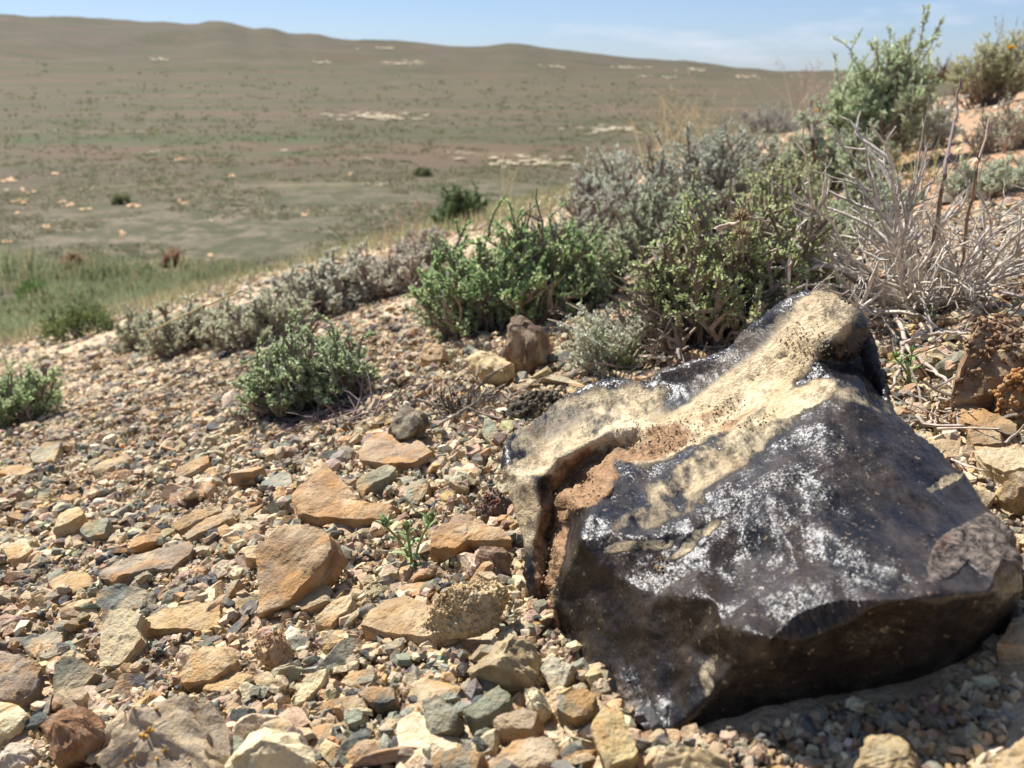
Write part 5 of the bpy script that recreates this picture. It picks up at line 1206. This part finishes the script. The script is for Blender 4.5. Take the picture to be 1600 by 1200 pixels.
def seedling(label, bx, by, hpx, stems, nl, c1, c2, name='seedling', scale=1.0, cat='seedling', buds=True):
    base = at(bx, by); Z = depth(base); H = hpx / F * Z; rt = empty(name, base, label, cat)
    for si, (dx, dz, hh) in enumerate(stems):
        p0 = base + np.array([0, 0, -0.002]) if si == 0 else base + np.array([dx * 0.15, 0, 0.30]) * H
        tip = base + np.array([dx, dz, hh]) * H; t = np.linspace(0, 1, 8)[:, None]; pts = p0 + (tip - p0) * t + np.array([dx, dz, 0]) * H * -0.12 * np.sin(t * math.pi)
        a = Acc(); tube(a, pts, H * 0.030 if si == 0 else H * 0.022, H * 0.017, 7, srgb(150, 162, 104)); hairy(a, a.V[0], 60, H * 0.03, srgb(200, 206, 176))
        st = link('stem', a.mesh('stem', base, smooth_shade=True), M_LEAF, rt)
        for k in range(nl[si]):
            f_ = 0.18 + 0.74 * k / max(1, nl[si] - 1) if si == 0 else RNG.uniform(0.45, 0.95)
            b_ = p0 + (tip - p0) * f_; az = k * 2.4 + si * 1.1 + RNG.normal(0, 0.25)
            L_ = H * (0.36 - 0.12 * f_) * RNG.uniform(0.85, 1.15) * scale
            V, q = curved_leaf(L_, L_ * 0.16, RNG.uniform(0.7, 1.6) * (1.2 - 0.7 * f_), None, b_, az, 0.5 + 0.5 * f_, 0)
            a = Acc(); tt = RNG.random(); a.add(V, quads=q, col=np.array(c1) * tt + np.array(c2) * (1 - tt)); hairy(a, V, 26, L_ * 0.07, srgb(206, 212, 184))
            link('leaf', a.mesh('leaf', base, smooth_shade=True), M_LEAF, rt)
        if buds:
            v, f = ICO3; bz = H * 0.085; V = v * np.array([0.62, 0.62, 1.0]) * bz; a = Acc(); a.add(V + tip + np.array([0, 0, bz * 0.7]), f, col=srgb(116, 134, 74)); hairy(a, a.V[0], 70, bz * 0.5, srgb(200, 208, 176))
            bd = link('bud', a.mesh('bud', base, smooth_shade=True), M_LEAF, rt)
        for k in range(7):
            L_ = H * RNG.uniform(0.13, 0.20) * scale
            V, q = curved_leaf(L_, L_ * 0.17, -0.3, None, tip - np.array([0, 0, H * 0.02]), k * 0.9 + si, 1.0 + RNG.normal(0, 0.15), 0)
            a = Acc(); a.add(V, quads=q, col=np.array(c1) * 0.6 + np.array(c2) * 0.4); hairy(a, V, 20, L_ * 0.10, srgb(206, 212, 184))
            link('leaf', a.mesh('leaf', base, smooth_shade=True), M_LEAF, rt)
    return rt
seedling('hairy pale green seedling with three budding heads growing among the stones left of the boulder', 646, 897, 100, [(-0.08, 0.0, 0.78), (-0.42, 0.05, 0.82), (0.30, 0.02, 0.92)], [14, 5, 4], srgb(146, 168, 104), srgb(182, 196, 142))
seedling('small green sprout with narrow leaves under the forked dead stick', 1417, 606, 78, [(0.0, 0, 0.75), (-0.3, .05, 0.6)], [12, 6], srgb(122, 152, 84), srgb(160, 182, 112), buds=False)
seedling('tiny green sprout at the foot of the leafless bush', 1449, 514, 40, [(0.0, 0, 0.7)], [6], srgb(128, 156, 74), srgb(150, 176, 90), scale=1.5, buds=False)
seedling('tiny lime green sprout deep in the leafless bush', 1467, 462, 34, [(0.0, 0, 0.7)], [7], srgb(136, 164, 74), srgb(160, 184, 90), scale=1.6, buds=False)

# dark granular moss cushion
def cushion(name, label, cx, cy, wpx, hpx, c1, c2, r0, r1, n, cat='moss'):
    base = at(cx, cy); Z = depth(base); W = wpx / F * Z * 0.5; H = hpx / F * Z; rt = None
    d = RNG.normal(0, 1, (n, 3)); d[:, 2] = np.abs(d[:, 2]); d /= np.linalg.norm(d, axis=1)[:, None]
    pos = d * np.array([W, W * 0.8, H]) * (RNG.uniform(0.75, 1.02, n) + 0.12 * fbm(d * 3, 2))[:, None] + base
    pos[:, 2] += SX * (pos[:, 0] - base[0])
    a = Acc(); t = RNG.random((n, 1)); grains(a, pos, d, RNG.uniform(r0, r1, n), np.array(c1) * t + np.array(c2) * (1 - t))
    v, f = ICO3; a.add(v * np.array([W, W * .8, H]) * 0.9 + base, f, col=np.array(c1) * 0.7)
    return tag(link(name, a.mesh(name, base, smooth_shade=True), M_GRAVEL, loc=base), label, cat)
cushion('moss_cushion', 'dark grey grainy moss cushion touching the back left tip of the boulder', 835, 655, 105, 42, srgb(70, 64, 52), srgb(118, 108, 88), .0012, .0024, 700)
cushion('lichen_patch', 'small lime green lichen patch beside the back left tip of the boulder', 795, 668, 26, 14, srgb(196, 194, 120), srgb(168, 164, 90), .0006, .0012, 120, 'lichen')
cushion('lichen_patch', 'small grey green lichen patch right of the boulder shoulder', 1447, 690, 26, 14, srgb(170, 164, 100), srgb(132, 124, 76), .0006, .0012, 120, 'lichen')
# thistle head
def thistle(label, cx, cy, hgt, bx, by):
    g = at(bx, by); P = spine([(bx, by, 0.0), ((bx + cx) / 2, (by + cy) / 2, hgt * 0.5), (cx, cy, hgt)]); rt = empty('dry_thistle', g, label, 'thistle')
    a = Acc(); tube(a, P, .0007, .0005, 5, srgb(150, 138, 118)); link('stalk', a.mesh('stalk', g, smooth_shade=True), M_WOOD, rt)
    n = 150; d = RNG.normal(0, 1, (n, 3)); d[:, 2] = np.abs(d[:, 2]) * 0.9 - 0.1; d /= np.linalg.norm(d, axis=1)[:, None]
    a = Acc(); leaves(a, P[-1] + d * .001, d, RNG.uniform(.003, .007, n), np.full(n, .0009), np.array(srgb(160, 144, 114)) * RNG.uniform(0.8, 1.2, (n, 1)))
    h = link('flower_head', a.mesh('flower_head', g), M_LEAF, rt); h['kind'] = 'stuff'
thistle('dry straw coloured spiky thistle head in front of the olive green shrub', 1157, 342, 0.125, 1150, 480)
thistle('lower dry thistle head hanging below the other one', 1160, 365, 0.11, 1165, 480)
def flower(label, cx, cy, bx, by, hgt):
    g = at(bx, by); P = spine([(bx, by, 0.0), ((bx + cx) / 2, (by + cy) / 2, hgt * 0.5), (cx, cy, hgt)]); rt = empty('yellow_flower', g, label, 'flower')
    Z = depth(P[-1]); u = Z / F
    a = Acc(); tube(a, P, u * 1.2, u * 0.8, 5, srgb(120, 126, 80)); link('stem', a.mesh('stem', g, smooth_shade=True), M_LEAF, rt)
    n = 40; d = RNG.normal(0, 1, (n, 3)); d[:, 2] = np.abs(d[:, 2]) * 0.8; d /= np.linalg.norm(d, axis=1)[:, None]
    a = Acc(); leaves(a, np.repeat(P[-1][None], n, 0), d, np.full(n, u * 6), np.full(n, u * 3.5), np.array(srgb(220, 176, 40)) * RNG.uniform(0.8, 1.1, (n, 1)))
    h = link('petals', a.mesh('petals', g), M_LEAF, rt); h['kind'] = 'stuff'
flower('yellow flower on a stem in front of the bush in the top right corner', 1580, 75, 1572, 190, 0.16)
flower('small yellow flower left of the feathery sagebrush', 1278, 174, 1282, 262, 0.10)

# ------------------------------------------------------------------ plain: bushes, low growth, pale bare patches
def clump(name, label, px, py, wpx, hpx, cols, cat='bush', n=700, group=None):
    base = at(px, py); Z = depth(base); W = wpx / F * Z * 0.5; H = hpx / F * Z; u = Z / F
    rt = empty(name, base, label, cat, group)
    d = RNG.normal(0, 1, (n, 3)); d[:, 2] = np.abs(d[:, 2]); d /= np.linalg.norm(d, axis=1)[:, None]
    rad = RNG.uniform(0.35, 1.0, n) ** 0.6 * (0.85 + 0.4 * fbm(d * 2.2 + px, 2))
    pos = base + d * np.array([W, W, H]) * rad[:, None]; dd = d + RNG.normal(0, 0.5, (n, 3)) + [0, 0, 0.5]; dd /= np.linalg.norm(dd, axis=1)[:, None]
    t = RNG.random((n, 1)); c = (np.array(cols[0]) * t + np.array(cols[1]) * (1 - t)) * RNG.uniform(0.75, 1.25, (n, 1))
    a = Acc(); leaves(a, pos, dd, u * RNG.uniform(5, 11, n), u * RNG.uniform(2, 4, n), c)
    f = link('foliage', a.mesh('foliage', base), M_LEAF, rt); f['kind'] = 'stuff'
    a = Acc()
    for k in range(7):
        dr = np.array([RNG.normal(0, .5), RNG.normal(0, .5), 1]); p, _ = path(base - np.array([0, 0, u]), dr / np.linalg.norm(dr), H * 0.8, 4, 0.1); tube(a, p, u * 1.6, u * 0.7, 4, srgb(104, 84, 66))
    link('stem', a.mesh('stem', base), M_WOOD, rt)
    return rt
clump('plain_bush', 'reddish brown dry bush out on the plain, left of its twin', 120, 424, 46, 26, [srgb(150, 116, 90), srgb(168, 138, 112)])
clump('plain_bush', 'reddish brown dry bush out on the plain, nearer the middle than its twin', 271, 415, 36, 22, [srgb(148, 116, 92), srgb(166, 138, 114)])
clump('plain_bush', 'small round green bush right of the reddish bush on the plain', 231, 432, 20, 16, [srgb(92, 112, 58), srgb(116, 134, 76)], n=250)
clump('plain_bush', 'low dark green bush at the edge of the left gravel', 128, 528, 120, 62, [srgb(84, 98, 56), srgb(112, 120, 76)], n=1800)
clump('plain_bush', 'green bush half hidden in pale grass at the left edge', 62, 476, 70, 40, [srgb(84, 108, 54), srgb(110, 130, 72)], n=800)
clump('plain_bush', 'tiny dark bush in the middle of the plain below the pale patch', 662, 275, 26, 9, [srgb(84, 88, 58), srgb(104, 104, 72)], n=120)
clump('plain_bush', 'small green bush on the stony part of the plain', 190, 318, 32, 12, [srgb(106, 114, 78), srgb(124, 130, 92)], n=200)

def cover():
    # low steppe growth over the near plain, and pale green grass at the foot of the slope
    a = Acc(); n = 24000
    r = 1 / RNG.uniform(1 / 420, 1 / 9, n); az = np.radians(RNG.uniform(-36, 12, n)); x, y = r * np.sin(az), r * np.cos(az)
    P = np.stack([x, y, terrain(x, y)], -1); keep = ((P[:, 2] < -2.0) | (r > 60)) & (RNG.random(n) < 0.35 + 0.65 * smooth(90, 12, r)) & (fbm(P * [0.4, 0.4, 0], 3) > -0.12); P = P[keep]; n = len(P)
    m_ = 7; pos = np.repeat(P, m_, 0); u = np.repeat(np.maximum(depth(P), 5) / F, m_)
    pos = pos + RNG.normal(0, 1, pos.shape) * (u * np.repeat(RNG.uniform(1.5, 8, n), m_))[:, None] * [1, 1, 0]
    d = RNG.normal(0, 0.55, (n * m_, 3)) + [0, 0, 0.8]; d /= np.linalg.norm(d, axis=1)[:, None]
    pal = np.array([srgb(126, 126, 92), srgb(134, 126, 98), srgb(138, 124, 104), srgb(116, 124, 84)]); c = np.repeat(pal[RNG.integers(0, 4, n)], m_, 0) * RNG.uniform(0.8, 1.2, (n * m_, 1))
    leaves(a, pos, d, u * RNG.uniform(2, 5, n * m_), u * RNG.uniform(2, 3.5, n * m_), c)
    o = link('steppe_growth', a.mesh('steppe_growth'), M_LEAF); tag(o, 'low brown and green steppe plants covering the valley floor', 'ground cover', kind='stuff')
    a = Acc(); n = 30000
    q = np.stack([RNG.uniform(-60, 420, n), 445 + 115 * RNG.random(n) - 30 * RNG.random(n) ** 3], -1); dr = ray(q[:, 0], q[:, 1]); 
    t = (PLAIN - HGT) / dr[:, 2]; P = C0 + dr * t[:, None]; P = P[(fbm(P * [0.7, 0.7, 0] + 2, 3) > -0.05 + 0.1 * RNG.normal(0, 1, len(P)))]
    P[:, 2] = terrain(P[:, 0], P[:, 1]); P = P[P[:, 2] < -1.4]; n = len(P)
    d = RNG.normal(0, 0.22, (n, 3)) + [0.1, 0, 1]; d /= np.linalg.norm(d, axis=1)[:, None]; u = depth(P) / F
    tt = RNG.random((n, 1)); c = np.array(srgb(122, 132, 92)) * tt + np.array(srgb(150, 152, 118)) * (1 - tt); dry_ = RNG.random(n) < 0.10 + 0.25 * fbm(P * [0.8, 0.8, 0] + 30, 2); c[dry_] = srgb(164, 148, 110)
    leaves(a, P, d, u * RNG.uniform(9, 34, n) * (1 + fbm(P * [1.1, 1.1, 0], 2)), u * RNG.uniform(1.6, 2.6, n), c * (1 + 0.3 * fbm(P * [0.9, 0.9, 0] + 8, 2))[:, None])
    o = link('feather_grass', a.mesh('feather_grass'), M_LEAF); tag(o, 'soft pale green grass growing at the foot of the slope on the left', 'grass', kind='stuff')
cover()
def crest():
    a = Acc(); n = 16000
    r = RNG.uniform(1.9, 6.5, n); az = np.radians(RNG.uniform(-36, 6, n)); x, y = r * np.sin(az), r * np.cos(az)
    P = np.stack([x, y, terrain(x, y)], -1); P = P[(fbm(P * [1.6, 1.6, 0] + 11, 3) + 0.35 * smooth(1.9, 5, np.hypot(P[:, 0], P[:, 1])) > 0.12)]; n = len(P)
    d = RNG.normal(0, 0.3, (n, 3)) + [0, 0, 1]; d /= np.linalg.norm(d, axis=1)[:, None]; u = depth(P) / F
    pal = np.array([srgb(126, 136, 92), srgb(150, 148, 112), srgb(138, 126, 108), srgb(166, 156, 120)]); c = pal[RNG.integers(0, 4, n)] * RNG.uniform(0.8, 1.25, (n, 1))
    leaves(a, P, d, RNG.uniform(0.02, 0.085, n) * np.minimum(1, depth(P) / 3.5), u * RNG.uniform(1.2, 2.2, n), c)
    o = link('crest_grass', a.mesh('crest_grass'), M_LEAF); tag(o, 'sparse grey green grass blades along the crest of the gravel slope', 'grass', kind='stuff')
crest()

def soil_material():
    m, t, b = newmat('pale bare soil')
    a = N(t, 'ShaderNodeObjectInfo'); tcn = t.nodes.new('ShaderNodeTexCoord'); n1 = noise(t, tcn.outputs['Object'], 1.6, 5, 0.7)
    t.links.new(mix(t, ramp(t, n1, 0.42, 0.62), a.outputs['Color'], mix(t, 0.6, a.outputs['Color'], srgb(150, 132, 98))), b.inputs['Base Color']); b.inputs['Roughness'].default_value = 0.95
    return m
M_SOIL = soil_material()
def patch(px, py, wpx, hpx, col):
    c = at(px, py); VV = []; FF = []; TT = []; off = 0
    nsub = max(4, int(wpx / 4))
    for k in range(nsub):
        n = 14; a = np.arange(n) / n * 2 * math.pi
        sx = px + (RNG.normal(0, 0.26) * wpx if nsub > 1 else 0); sy = py + (RNG.normal(0, 0.28) * hpx if nsub > 1 else 0)
        big = 1.6 if col is OR else 0.0; sw = wpx * RNG.uniform(0.02, 0.075) + 1.2 + big; sh = hpx * RNG.uniform(0.04, 0.10) + 0.25 + 0.5 * big
        rr = 1 + 0.95 * fbm(np.stack([np.cos(a) * 2 + sx, np.sin(a) * 2 + sy, a * 0], -1), 3)
        cc = at(sx, sy); nn = gnormal(cc[0], cc[1], 0.5); dr = ray(sx + np.cos(a) * rr * sw, sy + np.sin(a) * rr * sh)
        dn = dr @ nn; dn = np.where(np.abs(dn) < 1e-4, -1e-4, dn); P = C0 + dr * np.clip((cc - C0).dot(nn) / dn, 0.7 * depth(cc), 1.4 * depth(cc))[:, None]
        V = np.vstack([P, cc + (P - cc) * 0.5, cc[None]]); V[:, 2] = terrain(V[:, 0], V[:, 1]) + 0.004 + 0.0006 * depth(V) + 0.0015 * k
        i_ = np.arange(2 * n).reshape(2, n); j_ = np.roll(i_, -1, 1); f = np.stack([i_[0], j_[0], j_[1], i_[1]], -1); t = np.stack([i_[1], j_[1], np.full(n, 2 * n)], -1)
        v = V[f[0]]
        if np.cross(v[1] - v[0], v[2] - v[0])[2] < 0: f = f[:, ::-1]; t = t[:, ::-1]
        VV.append(V); FF.append(f + off); TT.append(t + off); off += len(V)
    o = link('bare_soil', mesh_np('bare_soil', np.vstack(VV) - c, [np.vstack(FF), np.vstack(TT)], True), M_SOIL, loc=c); o.color = tuple(col) + (1,); o['kind'] = 'structure'
CR, OR = srgb(166, 152, 122), srgb(178, 140, 98)
for p in ((582, 183, 150, 9, CR), (830, 255, 130, 13, CR), (945, 203, 100, 10, CR), (625, 99, 70, 3.5, CR), (500, 98, 40, 3, CR), (248, 93, 36, 3, CR), (1170, 121, 36, 7, CR), (1090, 110, 50, 4, CR), (1048, 122, 30, 4, CR),
          (870, 105, 40, 4, CR), (990, 106, 60, 3, CR), (715, 240, 36, 5, CR), (575, 250, 30, 4, CR), (235, 240, 26, 4, CR), (280, 250, 16, 3, OR), (440, 235, 24, 4, CR), (600, 76, 50, 3, CR), (590, 290, 44, 6, CR), (1000, 120, 30, 3, CR),
          (285, 317, 13, 8, OR), (100, 318, 22, 8, OR), (30, 317, 24, 9, OR), (130, 328, 18, 5, OR), (70, 356, 14, 5, OR), (8, 381, 22, 6, OR), (190, 366, 10, 5, OR), (332, 399, 18, 7, OR), (45, 300, 20, 6, OR), (10, 283, 24, 8, OR), (85, 272, 14, 5, OR),
          (25, 334, 14, 5, OR), (360, 276, 12, 4, OR), (475, 337, 10, 4, OR), (330, 346, 22, 5, CR), (135, 296, 20, 5, CR), (210, 322, 26, 5, OR), (8, 298, 22, 6, CR), (548, 272, 10, 5, OR)):
    patch(*p)
